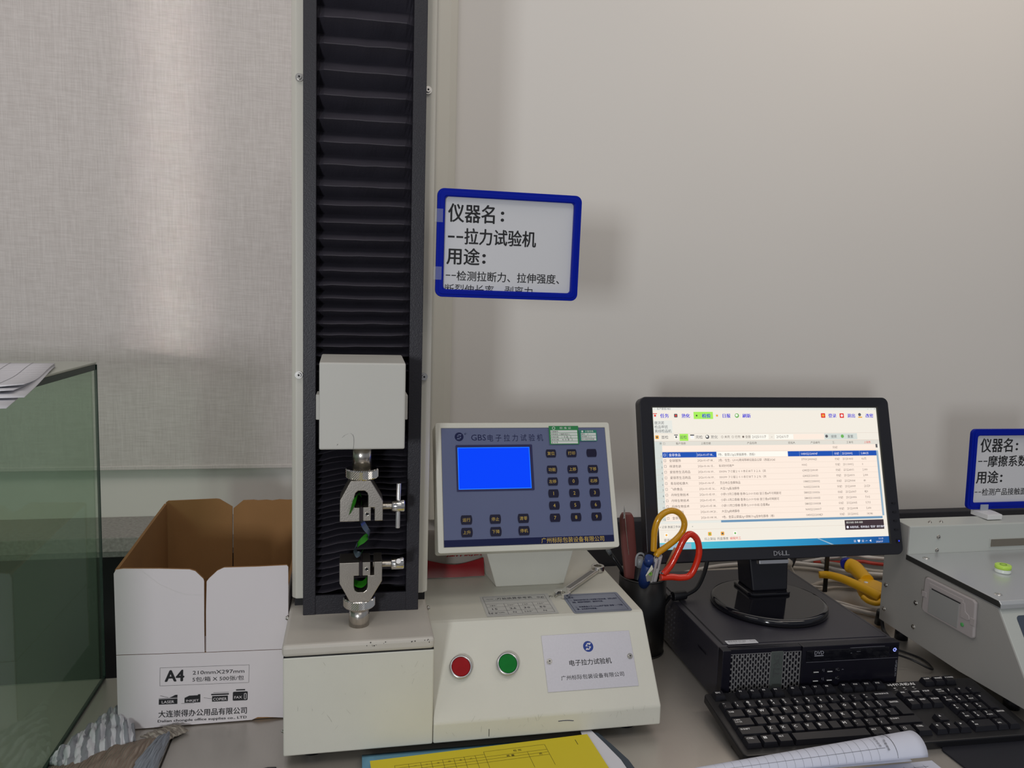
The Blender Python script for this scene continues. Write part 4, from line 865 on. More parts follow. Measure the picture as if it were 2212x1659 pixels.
# second tool row
R_(-204, 204, 59.0, 59.5, 'line', .0002); R_(-204, 204, 71.6, 71.9, 'line', .0002)
R_(-159, -144.0, 59.8, 71.2, 'green', .0001)
for s, x in (('首检', -184.5), ('巡检', -152.5), ('完检', -124.8), ('熟化', -98.0)): X_(s, x, 65.8, 6.2, 'gry', al='c')
icon(-198, 66, 'org', 'gry', 3); icon(-165, 66, 'wht2', 'gry', 3.2); R_(-168.4, -162, 68.5, 70, 'gry', .0005); icon(-137, 66, 'wht2', 'wht', 3.4); R_(-140.5, -133.5, 68.0, 70, 'gry', .0005); sc.disc(TM, -.1105, .0660, .0034, D0 + .0003, ci['gry'], 14); sc.disc(TM, -.1112, .0668, .0018, D0 + .0004, ci['wht2'], 10)
X_('○ 未完  ○ 已完  ◉ 全部', -86.5, 64.0, 5.0, 'ink')
R_(-33, -1, 61.4, 69.8, 'wht2', .0002); R_(10, 44, 61.4, 69.8, 'wht2', .0002); R_(44.5, 101, 61.4, 69.8, 'grid', .0002)
X_('2025/11/7', -31, 63.6, 6.2, 'ink', .0004); X_('–', 3, 63.6, 6.2, 'ink', .0004); X_('2026/1/7', 13, 63.6, 6.2, 'ink', .0004)
R_(101.5, 163, 60.6, 70.8, 'col', .0002); X_('搜索', 119, 65.5, 5.6, 'gry', .0004, al='c'); X_('重置', 150, 65.5, 5.6, 'gry', .0004, al='c'); sc.disc(TM, .1055, .0660, .0026, D0 + .0004, ci['gry'], 12); sc.disc(TM, .1350, .0658, .0030, D0 + .0004, ci['grn2'], 12)
# table head and body
R_(-204, 204, 51.8, 59.0, 'head', .0001); R_(-204, -190.2, -69, 59.0, 'col', .00015)
R_(-190, 196.2, -69, 51.8, 'grid', .0001); R_(-190, 196, 41.8, 42.2, 'line', .0002)
for s, x, c in (('序', -192.5, 'ink'), ('☐', -186.5, 'ink'), ('客户简称', -157.5, 'ink'), ('上报日期', -114, 'ink'), ('产品名称', -32, 'ink'), ('班组人', 40, 'ink'), ('产品编号', 83.5, 'ink'), ('工..', 118, 'ink'), ('工单号', 148, 'ink'), ('上报数', 181, 'red')): X_(s, x, 55.4, 4.4, c, .0003, 0, 'c')
X_('分切', 119.5, 47.0, 4.6, 'ink', al='c')
rowsd = [('金菲食品', '2026-01-07 08...', '7色，金菜2.5g山葵酱膜卷，改版1', '1043032212000947', '2512300002', '5,484.55'),
         ('全球服饰', '2026-01-07 08...', '2色，仕生，L3102男纯带裤拉链白公袋（改版2024）', '577031200000625', '2512310003', '4,675'),
         ('样清包装', '2026-01-06 15...', '车间针时用产', '00002', '2511100012', '0'),
         ('爱丽思生活用品', '2026-01-06 09...', '330396 フミ縦２６０本ＥＷＴ３２Ａ（共', '624032512000149', '2512260011', '2,000'),
         ('爱丽思生活用品', '2026-01-06 09...', '330399 フミ縦２６０本ＥＷＴ３２Ｎ（共', '624032512000150', '2512260010', '2,000'),
         ('青岛轻松康大', '2026-01-06 07...', '芝白地丘金膜珠品', '1084032120000002', '2512290004', '40'),
         ('飞扬食品', '2026-01-05 16...', '大豆10g酱油膜卷', '960032212000018', '2512260009', '23,529'),
         ('丹特生物技术', '2026-01-05 09...', '小袋1.5克口香糖 香港CLOOUDEE 鼠三香#不可啊脱可', '588032511000036', '2512260007', '820'),
         ('丹特生物技术', '2026-01-05 09...', '小袋1.5克口香糖 香港CLOOUDEE 鼠三香#可啊脱可', '588032511000035', '2512260006', '7,915'),
         ('丹特生物技术', '2026-01-05 08...', '小袋1.5克口香糖 香港CLOOUDEE 白香果#', '588032511000038', '2512260005', '5,715'),
         ('广源食品', '2026-01-04 20...', '大豆5g烧烤膜卷', '960032212000017', '2512260008', '5,690'),
         ('金菲食品', '2026-01-04 14...', '9色，金菜山葵酱3g+调味汁6g连体包膜卷（卷）', '1043032212000829', '2512230002', '14,046')]
for k, r in enumerate(rowsd):
    y = 36.7 - 9.25 * k; c = 'ink'
    if k == 0:
        R_(-190.4, -96.4, 32.4, 41.3, 'blue', .0003); R_(-96.2, 31.2, 32.6, 41.2, 'wht2', .0003); R_(31.4, 196.2, 32.4, 41.0, 'blue', .0003)
        for x in (-182.5, -131.5, 52.5, 113.5, 129, 164): R_(x, x + 0.4, 32.4, 41.1, 'sbar', .0004)
    R_(-204, 196, y - 4.8, y - 4.55, 'line', .0002)
    X_(str(k + 1), -192.5, y - 1.8, 4.6, 'gry', .0004, al='c'); X_('□', -186.5, y, 5.2, 'wht' if k == 0 else 'gry', .0004, al='c')
    hi_ = 'wht' if k == 0 else 'ink'
    X_(r[0], -179.5, y - 2.0, 5.1, hi_, .0005); X_(r[1], -130.5, y - 2.0, 5.2, hi_, .0005, sx=0.86); X_(r[2], -94.0, y - 2.0, 4.9, 'ink', .0005, sx=0.93)
    X_(r[3], 55, y - 2.0, 5.2, hi_, .0005, sx=0.74); X_('分切', 116.7, y - 2.0, 4.6, hi_, .0005); X_(r[4], 131.4, y - 2.0, 5.2, hi_, .0005, sx=0.76); X_(r[5], 167, y - 2.0, 5.2, hi_, .0005, sx=0.8)
R_(196.2, 199.8, -69, 41, 'sbar', .0002); R_(196.2, 199.8, 46, 52, 'gry', .0002)
R_(-96, 196, -73.8, -70.2, 'bar', .0002); R_(-204, -96, -73.8, -70.2, 'title', .0002)
X_('< 记录 数据工作状态            +', -202, -80.5, 4.4, 'gry')
R_(-204, 204, -84.0, -83.7, 'line', .0002)
for s, x, c in (('查询工单', -186, 'gry'), ('打印', -142, 'gry'), ('扫上架站', -117, 'gry'), ('托盘事故', -95, 'gry'), ('编辑完工', -73, 'red')): X_(s, x, -99.4, 4.9, c, .0003, 0, 'c')
for x, a, b in ((-191, 'wht2', 'org'), (-142, 'wht2', 'gry'), (-117, 'org', 'grn2'), (-95, 'org', 'gry'), (-73, 'wht2', 'grn2')): icon(x, -91.5, a, b, 3)
# pop-up and task bar
R_(124.5, 197, -91.5, -75.6, 'dark', .0006); X_('提示消息 系统-消息', 127, -80.8, 3.6, 'title', .0008); X_('未检完成，检单请点 “登录” 进行操作', 133, -88.6, 4.0, 'wht', .0008, 0.01); sc.disc(TM, .1290, -.0870, .0021, D0 + .0008, ci['wht'], 12)
nseg = 24
for i in range(nseg):
    pass
tb = bpy.data.materials.new('screen_taskbar'); tb.use_nodes = True; nt = tb.node_tree; n = nt.nodes; L = nt.links; b = n['Principled BSDF']; b.inputs['Base Color'].default_value = (0, 0, 0, 1)
tc = n.new('ShaderNodeTexCoord'); sp = n.new('ShaderNodeSeparateXYZ'); L.new(tc.outputs['Object'], sp.inputs[0]); mr = n.new('ShaderNodeMapRange'); mr.inputs[1].default_value = -0.2; mr.inputs[2].default_value = 0.2; L.new(sp.outputs[0], mr.inputs[0])
rp = n.new('ShaderNodeValToRGB'); e = rp.color_ramp.elements; e[0].color = (*srgb(80, 196, 208), 1); e[1].color = (*srgb(16, 84, 156), 1); e2 = rp.color_ramp.elements.new(0.45); e2.color = (*srgb(44, 160, 206), 1)
L.new(mr.outputs[0], rp.inputs[0]); L.new(rp.outputs[0], b.inputs['Emission Color']); b.inputs['Emission Strength'].default_value = 1.0
R_(-203.5, -150, -114.2, -105.5, 'sbar', .0007)
X_('11:13', 184, -108.6, 4.0, 'wht', .0008); X_('2026/1/7', 179, -113.6, 4.0, 'wht', .0008, sx=0.9)
X_('▣  ♥  ▤  ↶  ◀', 138, -112.0, 4.6, 'wht', .0008)
sc.poly(TM, [(.0700, -.1035), (.0735, -.1035), (.1010, -.1146), (.0960, -.1146)], D0 + .0007, ci['sbar'])
picture = obj('screen_picture', sc, [CL[k] for k in ck], mo, fix=False)
obj('task_bar', MB().rect(TM, -0.204, 0.204, -0.1147, -0.1038, D0 + .0005), tb, picture, fix=False)
mb = MB(); TML = TM @ Matrix.Translation((0, 0, 0.0047))
for s, x0, x1 in (('D', -0.0099, -0.0035), ('E', -0.0033, 0.0040), ('L', 0.0047, 0.0105), ('L', 0.0113, 0.0175)):
    if s == 'E': mb.text(TML, 'E', 0.0004, -0.1256, 0.0098, 0, 0, 2, 0.03, 'c', rot=0.55)
    else: mb.textfit(TML, s, x0, -0.1292, x1, -0.1220, 0, 0, 2, 0.03)
obj('badge_letters', mb, M('badge_silver', (0.30, 0.30, 0.32), 0.35, 0.5), mo, fix=False)
for y in (-0.049, -0.0638, -0.0785, -0.0932): obj('menu_button', MB(TM).box(0.2140, 0.2205, y - 0.0012, y + 0.0012, 0.0040, 0.0052), black, mo)
p_ = obj('power_key', MB(TM).box(0.2155, 0.2230, -0.1152, -0.1090, 0.0040, 0.0050), black, mo)
obj('power_light', MB().disc(TM, 0.2192, -0.1121, 0.0013, 0.0053, 0, 6), M('blue_led', (0, 0, 0.5), 0.3, emit=(0.02, 0.04, 1.0), es=2.0), p_, fix=False)
# stand: column, silver clip, collar and round base
st = [(0.6535, 1.150, 0.215), (0.7345, 1.148, 0.215), (0.7380, 1.175, 0.1265), (0.6620, 1.177, 0.1265)]
vb = []
for (x0, x1, y0, y1, z) in ((0.7080, 0.7770, 1.234, 1.290, 0.1120), (0.6990, 0.7850, 1.2560, 1.300, 0.2250)):
    vb += [(x0, y0, z), (x1, y0, z), (x1, y1, z), (x0, y1, z)]
obj('stand_column', MB().add(vb, [(3, 2, 1, 0), (4, 5, 6, 7), (0, 1, 5, 4), (1, 2, 6, 5), (2, 3, 7, 6), (3, 0, 4, 7)]), M('stand_gloss_black', (0.008, 0.008, 0.012), 0.22), mo, bevel=0.003)
obj('stand_clip', MB(TM).prism(rrect(-0.0340, 0.0175, -0.1425, -0.1360, 0.001), -0.010, 0.0005, 'z'), M('satin_silver', (0.5, 0.5, 0.52), 0.3, 0.9), mo, bevel=0.0006)
obj('stand_collar', MB().prism(rrect(0.6980, 0.7800, 1.222, 1.295, 0.012), 0.1065, 0.1125, 'z'), blackg, mo, bevel=0.002)
obj('stand_base', MB().lathe([(0.096, 0.0), (0.100, 0.002), (0.100, 0.008), (0.0975, 0.0118), (0.092, 0.0128)], (0.7285, 1.2150, 0.0938), 96), blackg, mo)

# ================================================================ KEYBOARD
KO = Vector((0.536, 0.9228, 0.0150)); kyaw = -0.030; kt = 0.125
Uk = Vector((math.cos(kyaw), math.sin(kyaw), 0)); Vk = Vector((-math.sin(kyaw) * math.cos(kt) + 0.03, math.cos(kt) * math.cos(kyaw), math.sin(kt))).normalized()
TK = frame(KO, Uk, Vk)
kb = thing('keyboard', 'black full size wired keyboard with white legends in front of the computer', 'keyboard', (0.77, 0.97, 0.0))
km = M('keyboard_black', (0.010, 0.010, 0.012), 0.36, bump=0.1, bs=1500); kc = M('key_black', (0.010, 0.010, 0.014), 0.36, bump=0.08, bs=1500); kl = M('key_legend_white', (0.85, 0.85, 0.85), 0.5)
u = 0.0192
body = rrect(-0.010, 0.452, -0.012, 0.1265, 0.006); body2 = []
mb = MB(TK); mb.prism(body, -0.013, -0.0004, 'z'); kbo = obj('keyboard_body', mb, km, kb, bevel=0.002)
# front apron down to the bench and rear feet
F0 = TK @ Vector((0.0, -0.012, -0.006)); mb = MB(); a = TK @ Vector((-0.008, -0.011, -0.002)); b = TK @ Vector((0.450, -0.011, -0.002)); c = TK @ Vector((0.450, 0.03, -0.010)); d_ = TK @ Vector((-0.008, 0.03, -0.010))
lo_ = [Vector((p.x, p.y + (0.006 if i < 2 else 0), 0.001)) for i, p in enumerate((a, b, c, d_))]
obj('front_apron', MB().add([a, b, c, d_] + lo_, [(0, 1, 2, 3), (7, 6, 5, 4), (0, 4, 5, 1), (1, 5, 6, 2), (2, 6, 7, 3), (3, 7, 4, 0)]), km, kb)
for x in (0.03, 0.40):
    q = TK @ Vector((x, 0.116, -0.013)); obj('rear_foot', MB().box(q.x, q.x + 0.025, q.y - 0.004, q.y + 0.004, 0.0, q.z), km, kb)
def key(x, y, w=1.0, h=1.0, lg='', sm=0.0, big=False, mid=None):
    x0, x1, y0, y1 = x * u + 0.0006, (x + w) * u - 0.0006, y * u + 0.0006, (y + h) * u - 0.0006; ins = 0.0024; t = 0.0068
    v = [(x0, y0, 0), (x1, y0, 0), (x1, y1, 0), (x0, y1, 0), (x0 + ins, y0 + ins * 1.1, t), (x1 - ins, y0 + ins * 1.1, t), (x1 - ins, y1 - ins * 0.6, t + 0.0004), (x0 + ins, y1 - ins * 0.6, t + 0.0004)]
    mb = MB(TK); mb.add(v, [(4, 5, 6, 7), (0, 1, 5, 4), (1, 2, 6, 5), (2, 3, 7, 6), (3, 0, 4, 7)], 0)
    parts = lg.split('|') if lg and lg != '|' else ([lg] if lg else [])
    zz_ = t + 0.0005
    if len(parts) == 2 and len(parts[0]) <= 2:
        mb.text(TK, parts[0], x0 + 0.0048, y1 - 0.0052, 0.0056, zz_, 1, 1, 0.03, 'c'); mb.text(TK, parts[1], x0 + 0.0052 + (0.001 if len(parts[1]) > 1 else 0), y1 - 0.0110, 0.0056 if len(parts[1]) < 3 else 0.0034, zz_, 1, 1, 0.03, 'c')
    elif len(parts) == 2:
        mb.text(TK, parts[0], x0 + 0.0036, y1 - 0.0060, 0.0040, zz_, 1, 1, 0.02); mb.text(TK, parts[1], x0 + 0.0036, y1 - 0.0104, 0.0040, zz_, 1, 1, 0.02)
    elif parts:
        s = parts[0]; sz = 0.0072 if len(s) == 1 else (0.0046 if len(s) < 5 else 0.0042)
        if s == 'WIN':
            for a_ in (0, 1):
                for b_ in (0, 1): mb.rect(TK, x0 + 0.0050 + a_ * 0.0026, x0 + 0.0050 + a_ * 0.0026 + 0.0023, y1 - 0.0085 + b_ * 0.0024, y1 - 0.0085 + b_ * 0.0024 + 0.0021, zz_, 1)
        elif s == 'MENU': mb.outline(TK, x0 + 0.006, x0 + 0.0095, y1 - 0.0105, y1 - 0.0052, 0.0006, zz_, 1)
        elif s in 'udlr' and mid == 'arrow':
            cx_, cy_ = x0 + 0.0068, y1 - 0.0068; r_ = 0.0022; a0 = {'u': 90, 'd': 270, 'l': 180, 'r': 0}[s]
            mb.poly(TK, [(cx_ + r_ * math.cos(math.radians(a0 + k_)), cy_ + r_ * math.sin(math.radians(a0 + k_))) for k_ in (0, 120, 240)], zz_, 1)
        else: mb.text(TK, s, x0 + 0.0036, y1 - 0.0040 - sz * 0.72, sz, zz_, 1, 1, 0.03)
    obj('key', mb, [kc, kl], kb, fix=False)
R0 = 5.5
key(0, R0, 1, 0.9, 'ESC')
for i in range(12): key(2 + i + (0.5 if i > 3 else 0) + (0.5 if i > 7 else 0), R0, 1, 0.9, 'F%d' % (i + 1))
for i, s in enumerate(('~|`', '!|1', '@|2', '#|3', '$|4', '%|5', '^|6', '&|7', '*|8', '(|9', ')|0', '_|-', '+|=')): key(i, 4, lg=s)
key(13, 4, 2, lg='BACKSPACE')
key(0, 3, 1.5, lg='TAB')
for i, s in enumerate('QWERTYU'): key(1.5 + i, 3, lg=s)
key(8.5, 3)
for i, s in enumerate(('O', 'P', '{|[', '}|]')): key(9.5 + i, 3, lg=s)
key(0, 2, 1.75, lg='CAPS|LOCK')
for i, s in enumerate(('', 'S', 'D', 'F', 'G', 'H', 'J', 'K', 'L', ':|;', '"|\'')): key(1.75 + i, 2, lg=s)
key(12.75, 2, 1.0, lg='||'.replace('||', '\\'))
# upside down L shaped enter key
xa, xb_, xc = 13.5 * u + 0.0006, 13.8 * u + 0.0006, 15 * u - 0.0006; ya_, yb_, yc_ = 2 * u + 0.0006, 3 * u + 0.0004, 4 * u - 0.0006; t = 0.0068; i_ = 0.0022
o_ = [(xb_, ya_), (xc, ya_), (xc, yc_), (xa, yc_), (xa, yb_), (xb_, yb_)]; q_ = [(xb_ + i_, ya_ + i_), (xc - i_, ya_ + i_), (xc - i_, yc_ - i_), (xa + i_, yc_ - i_), (xa + i_, yb_ + i_), (xb_ + i_, yb_ + i_)]
mb = MB(TK); mb.add([(a, b, 0) for a, b in o_] + [(a, b, t) for a, b in q_], [(6, 7, 8, 9, 10, 11)] + [(k_, (k_ + 1) % 6, 6 + (k_ + 1) % 6, 6 + k_) for k_ in range(6)], 0)
mb.text(TK, 'ENTER', xa + 0.0048, yc_ - 0.0085, 0.0048, t + 0.0003, 1, 1, 0.03); obj('key', mb, [kc, kl], kb, fix=False)
key(0, 1, 2.25, lg='⇧SHIFT')
for i, s in enumerate(('Z', 'X', 'C', 'V', 'B', '', 'M', '<|,', '>|.', '?|/')): key(2.25 + i, 1, lg=s)
key(12.25, 1, 2.75, lg='⇧SHIFT')
key(0, 0, 1.25, lg='CTRL'); key(1.25, 0, 1.25, lg='WIN'); key(2.5, 0, 1.25, lg='ALT'); key(3.75, 0, 6.25); key(10, 0, 1.25, lg='ALT'); key(11.25, 0, 1.25, lg='WIN'); key(12.5, 0, 1.25, lg='MENU'); key(13.75, 0, 1.25, lg='CTRL')
nx = 15.3
for i, s in enumerate(('INS', 'HOME', 'PGUP')): key(nx + i, 4, lg=s)
for i, s in enumerate(('DEL', 'END', 'PGDN')): key(nx + i, 3, lg=s)
key(nx + 1, 1, lg='u', mid='arrow')
for i, s in enumerate('ldr'): key(nx + i, 0, lg=s, mid='arrow')
px_ = 18.55
for i, s in enumerate(('SLEEP', 'WAKE', 'POWER')): key(px_ + i, R0 + 0.15, 1, 0.9, s)
for i, s in enumerate(('NUM|LOCK', '/', '*', '-')): key(px_ + i, 4, lg=s)
for i, s in enumerate(('7|HOME', '8|↑', '9|PGUP')): key(px_ + i, 3, lg=s)
for i, s in enumerate(('4|←', '5', '6|→')): key(px_ + i, 2, lg=s)
for i, s in enumerate(('1|END', '2|↓', '3|PGDN')): key(px_ + i, 1, lg=s)
key(px_ + 3, 2, 1, 2, '+'); key(px_ + 3, 0, 1, 2, 'ENTER'); key(px_, 0, 2, lg='0|INS'); key(px_ + 2, 0, lg='.|DEL')
mb = MB(); mb.textfit(TK, '=HYUNDAI', 15.45 * u, 6.0 * u, 17.9 * u, 6.32 * u, 0.0003, 0, 1, 0.02)
for i in range(3): mb.rect(TK, (15.7 + i * 0.85) * u, (15.9 + i * 0.85) * u, 5.68 * u, 5.76 * u, 0.0003); mb.text(TK, 'NUM' if i == 0 else 'CAPS', (15.65 + i * 0.85) * u, 5.45 * u, 0.0022, 0.0003)
obj('keyboard_printing', mb, kl, kb, fix=False)
top('keyboard_cable', MB().tube([(0.842, 1.065, 0.030), (0.880, 1.085, 0.018), (0.915, 1.125, 0.030), (0.950, 1.125, 0.022), (0.975, 1.105, 0.012), (0.9925, 1.12, 0.006), (1.00, 1.16, 0.004), (0.97, 1.22, 0.004), (0.93, 1.32, 0.004), (0.95, 1.42, 0.004)], 0.0019, 8), black,
    'thin black keyboard cable looping behind the right half of the keyboard', 'cable')

# ================================================================ MOUSE MAT, LOG SHEETS
top('mouse_mat', MB().prism(rrect(0.8255, 1.06, 0.70, 0.905, 0.010), 0.0004, 0.0030, 'z'), M('navy_black_mat', (0.010, 0.011, 0.018), 0.6), 'plain black mouse mat at the lower right, in front of the keyboard', 'mouse mat', bevel=0.0006)
lg = thing('log_sheets', 'white ruled log sheets with the upper pages rolled back, in front of the keyboard', 'paper', (0.60, 0.85, 0.0))
lp = M('log_paper', (0.62, 0.64, 0.74), 0.7)
A0 = Vector((0.445, 0.884, 0.004)); A1 = Vector((0.757, 0.874, 0.004)); ln = MB(); rows = []
nU = 28
def rollpt(uu, a):
    r = 0.0085 + 0.0155 * uu; c = A0.lerp(A1, uu) + Vector((0, -0.004 * uu, r)); return c + Vector((0.0, math.cos(a) * r, math.sin(a) * r * 0.9))
for i in range(nU + 1):
    uu = i / nU; rows.append([rollpt(uu, math.radians(-80 + 255 * j / 22)) for j in range(23)])
obj('rolled_page', MB().sheet(rows), lp, lg, solid=0.0006)
gm_ = MB()
for i in range(1, 22):
    uu = i / 22 * 0.82
    P_ = [rollpt(uu, math.radians(-20 + 190 * j / 20)) for j in range(21)]; C_ = [A0.lerp(A1, uu) + Vector((0, -0.004 * uu, 0.0085 + 0.0155 * uu))] * 21
    for a, b in zip(P_, P_[1:]):
        na = (a - C_[0]) * 0.035; nb_ = (b - C_[0]) * 0.035; gm_.add([a + na, b + nb_, b + nb_ + Vector((0.00025, 0, 0)), a + na + Vector((0.00025, 0, 0))], [(0, 1, 2, 3)])
for ang in (60, 128):
    for i in range(40):
        u0, u1 = i / 40 * 0.82, (i + 1) / 40 * 0.82; pts = []
        for uu, da in ((u0, 0), (u1, 0), (u1, 1.2), (u0, 1.2)):
            r = 0.0085 + 0.0155 * uu; c = A0.lerp(A1, uu) + Vector((0, -0.004 * uu, r)); a = math.radians(ang + da); pts.append(c + Vector((0, math.cos(a) * r, math.sin(a) * r * 0.9)) * 1.0 + (Vector((0, math.cos(a), math.sin(a))) * 0.0007))
        gm_.add(pts, [(0, 1, 2, 3)])
for k_, (uu, s, ang) in enumerate(((0.845, '检验记录', 70), (0.870, '年 月 日', 75), (0.815, '单 位', 60), (0.80, '编号名称', 105), (0.83, '数量规格', 120))):
    r = 0.0085 + 0.0155 * uu; a = math.radians(ang); c = A0.lerp(A1, uu) + Vector((0, -0.004 * uu, r)); p = c + Vector((0, math.cos(a) * r, math.sin(a) * r * 0.9)) + Vector((0, math.cos(a), math.sin(a))) * 0.0012
    Tt = frame(p, (0, math.sin(a), -math.cos(a)) if False else (0, math.sin(-a), math.cos(a)), (1, 0, 0)) ; gm_.text(Tt, s, 0, 0, 0.0040, 0.0, 0, 1, 0, 'c')
obj('ruled_lines', gm_, inkgrey, lg, fix=False)
obj('page_edge', MB().tube([rollpt(0.865, math.radians(-20 + 190 * j / 12)) * 1.0 + Vector((0, 0, 0.0005)) for j in range(13)], 0.0004, 5), inkgrey, lg)
TQ = frame((0.44, 0.70, 0.003), (1, 0, 0), (0, 1, 0))
obj('flat_page', MB(TQ).box(0, 0.350, 0, 0.176, 0, 0.0006), lp, lg)
mb = MB()
for k_ in range(22): mb.rect(TQ, 0.010 + k_ * 0.0152, 0.0104 + k_ * 0.0152, 0.01, 0.168, 0.0008)
for k_ in range(9): mb.rect(TQ, 0.010, 0.335, 0.012 + k_ * 0.019, 0.0124 + k_ * 0.019, 0.0008)
obj('flat_page_lines', mb, navy, lg, fix=False)

# ================================================================ FRICTION TESTER at the right
ft = thing('friction_tester', 'light grey friction tester with metal top plate and side printer at the right edge', 'testing machine', (1.3, 1.12, 0.0))
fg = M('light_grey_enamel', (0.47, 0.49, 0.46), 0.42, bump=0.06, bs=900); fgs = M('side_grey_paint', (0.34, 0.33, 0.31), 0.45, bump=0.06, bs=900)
FX = 0.995; FX1 = 1.62
prof = [(1.266, 0.033), (1.266, 0.225), (1.248, 0.2345), (1.206, 0.232), (1.2055, 0.1700), (0.998, 0.1620), (0.935, 0.070), (0.925, 0.030), (1.063, 0.0265)]
obj('cabinet', MB().prism(prof, FX + 0.002, FX1, 'x'), fg, ft, bevel=0.002)
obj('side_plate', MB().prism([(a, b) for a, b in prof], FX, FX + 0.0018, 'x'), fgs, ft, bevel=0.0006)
obj('top_plate', MB().prism([(1.2050, 0.1705), (1.2050, 0.1800), (0.9965, 0.1745), (0.9920, 0.1700), (0.9920, 0.1625)], FX - 0.0005, FX1, 'x'), M('satin_top_plate', (0.58, 0.60, 0.61), 0.30, 0.55, bump=0.12, bs=60, stretch=(0.1, 12, 1)), ft, bevel=0.0008)
obj('plate_edge', MB().prism([(1.2050, 0.1708), (1.2050, 0.1800), (0.9970, 0.1745), (0.9925, 0.1700), (0.9925, 0.1650)], FX - 0.0022, FX - 0.0008, 'x'), M('dark_plate_edge', (0.03, 0.03, 0.028), 0.4), ft, bevel=0.0003)
for x, y in ((FX + 0.022, 1.184), (FX + 0.020, 1.020)): obj('plate_screw', MB().lathe([(0.0062, 0.0), (0.0056, 0.0012), (0.0030, 0.0016), (0.0026, 0.0009)], (x, y, 0.1792 if y > 1.1 else 0.1748), 20), chrome, ft)
for y, z in ((1.254, 0.104), (1.254, 0.057), (1.173, 0.101), (1.174, 0.056)): screw(ft, (FX, y, z), (-1, 0, 0), 0.0042)
for x, z in ((1.058, 0.2105), (1.057, 0.1855)): screw(ft, (x, 1.206, z), (0, -1, 0), 0.0040)
for x in (1.052, 1.076): screw(ft, (x, 1.223, 0.2329), (0, 0, 1), 0.0036)
obj('gauge_slot', MB().box(1.171, 1.40, 1.2035, 1.207, 0.1885, 0.2025), M('slot_metal', (0.30, 0.27, 0.22), 0.35, 0.8), ft, bevel=0.0006)
obj('slot_border', MB(frame((0, 1.2050, 0))).ring(rrect(1.169, 1.402, 0.1870, 0.2040, 0.0006, 2), rrect(1.172, 1.399, 0.1890, 0.2020, 0.0005, 2), -0.001, 0.0004), fg, ft)
# spirit level
lv = obj('spirit_level', MB().lathe([(0.0125, 0.0), (0.0125, 0.003), (0.0118, 0.004), (0.0125, 0.0062), (0.0125, 0.0125), (0.0118, 0.0132)], (1.105, 1.106, 0.1775), 32), M('clear_acrylic', (0.75, 0.8, 0.75), 0.1, coat=0.5), ft)
obj('green_vial', MB().lathe([(0.0127, 0.0), (0.0127, 0.0064), (0.0115, 0.0069)], (1.105, 1.106, 0.1840), 32), M('lime_fluid', (0.52, 0.80, 0.10), 0.25, emit=None), lv)
obj('bubble_ring', MB(Matrix.Translation((1.105, 1.106, 0.1909))).ring([(0.0055 * math.cos(2 * PI * i / 24), 0.0055 * math.sin(2 * PI * i / 24)) for i in range(24)], [(0.0048 * math.cos(2 * PI * i / 24), 0.0048 * math.sin(2 * PI * i / 24)) for i in range(24)], 0, 0.0005), M('lime_dark', (0.12, 0.25, 0.01), 0.3), lv)
# side printer
TPn = frame((FX, 0, 0), (0, -1, 0), (0, 0, 1)); prm = M('printer_mauve_grey', (0.40, 0.365, 0.36), 0.45); prd = M('printer_panel_grey', (0.30, 0.30, 0.29), 0.45)
pn = obj('side_printer', MB(TPn).prism([(-1.152, 0.104), (-1.150, 0.1555), (-1.146, 0.1590), (-1.042, 0.1590), (-1.036, 0.1560), (-1.034, 0.0980), (-1.038, 0.0945), (-1.146, 0.0955), (-1.152, 0.0990)], 0, 0.006, 'z'), prm, ft, bevel=0.002)
obj('printer_door', MB(TPn).box(-1.136, -1.068, 0.0995, 0.142, 0.005, 0.0068), prd, pn, bevel=0.0006)
obj('paper_slot', MB(TPn).box(-1.131, -1.066, 0.1425, 0.1440, 0.0055, 0.0070), ink, pn)
obj('cover_strip', MB(TPn).box(-1.138, -1.060, 0.1450, 0.1520, 0.005, 0.0068), prm, pn, bevel=0.0006)
obj('latch', MB(TPn).prism([(-1.064, 0.147), (-1.056, 0.147), (-1.054, 0.134), (-1.046, 0.130), (-1.044, 0.124), (-1.048, 0.121), (-1.064, 0.121)], 0.005, 0.0070, 'z'), prm, pn, bevel=0.0006)
obj('feed_button', MB(TPn @ Matrix.Translation((-1.058, 0.110, 0.0062))).lathe([(0.0034, 0), (0.0032, 0.0010), (0.0022, 0.0012)], n=18), M('pale_green_led', (0.10, 0.40, 0.12), 0.4), pn)
obj('tab', MB(TPn).box(-1.1535, -1.143, 0.1225, 0.1320, 0.005, 0.0068), prm, pn, bevel=0.0006); obj('tab', MB(TPn).box(-1.043, -1.033, 0.1170, 0.1290, 0.005, 0.0068), prm, pn, bevel=0.0006)
# front keypad window and feet
vF = Vector((0, 0.063, 0.092)).normalized(); TFr = frame((0, 0.935, 0.070), (1, 0, 0), vF)
obj('front_keypad', MB(TFr).prism(rrect(1.022, 1.50, 0.012, 0.0985, 0.006), 0, 0.0009, 'z'), M('keypad_slate', (0.055, 0.07, 0.10), 0.35), ft)
for x, y in ((1.03, 1.245), (1.03, 0.99), (1.56, 1.245), (1.56, 0.99)): obj('rubber_foot', MB().cyl((x, y, 0.0), (x, y, 0.0335 if y > 1.1 else 0.029), 0.012, 0.011), black, ft)
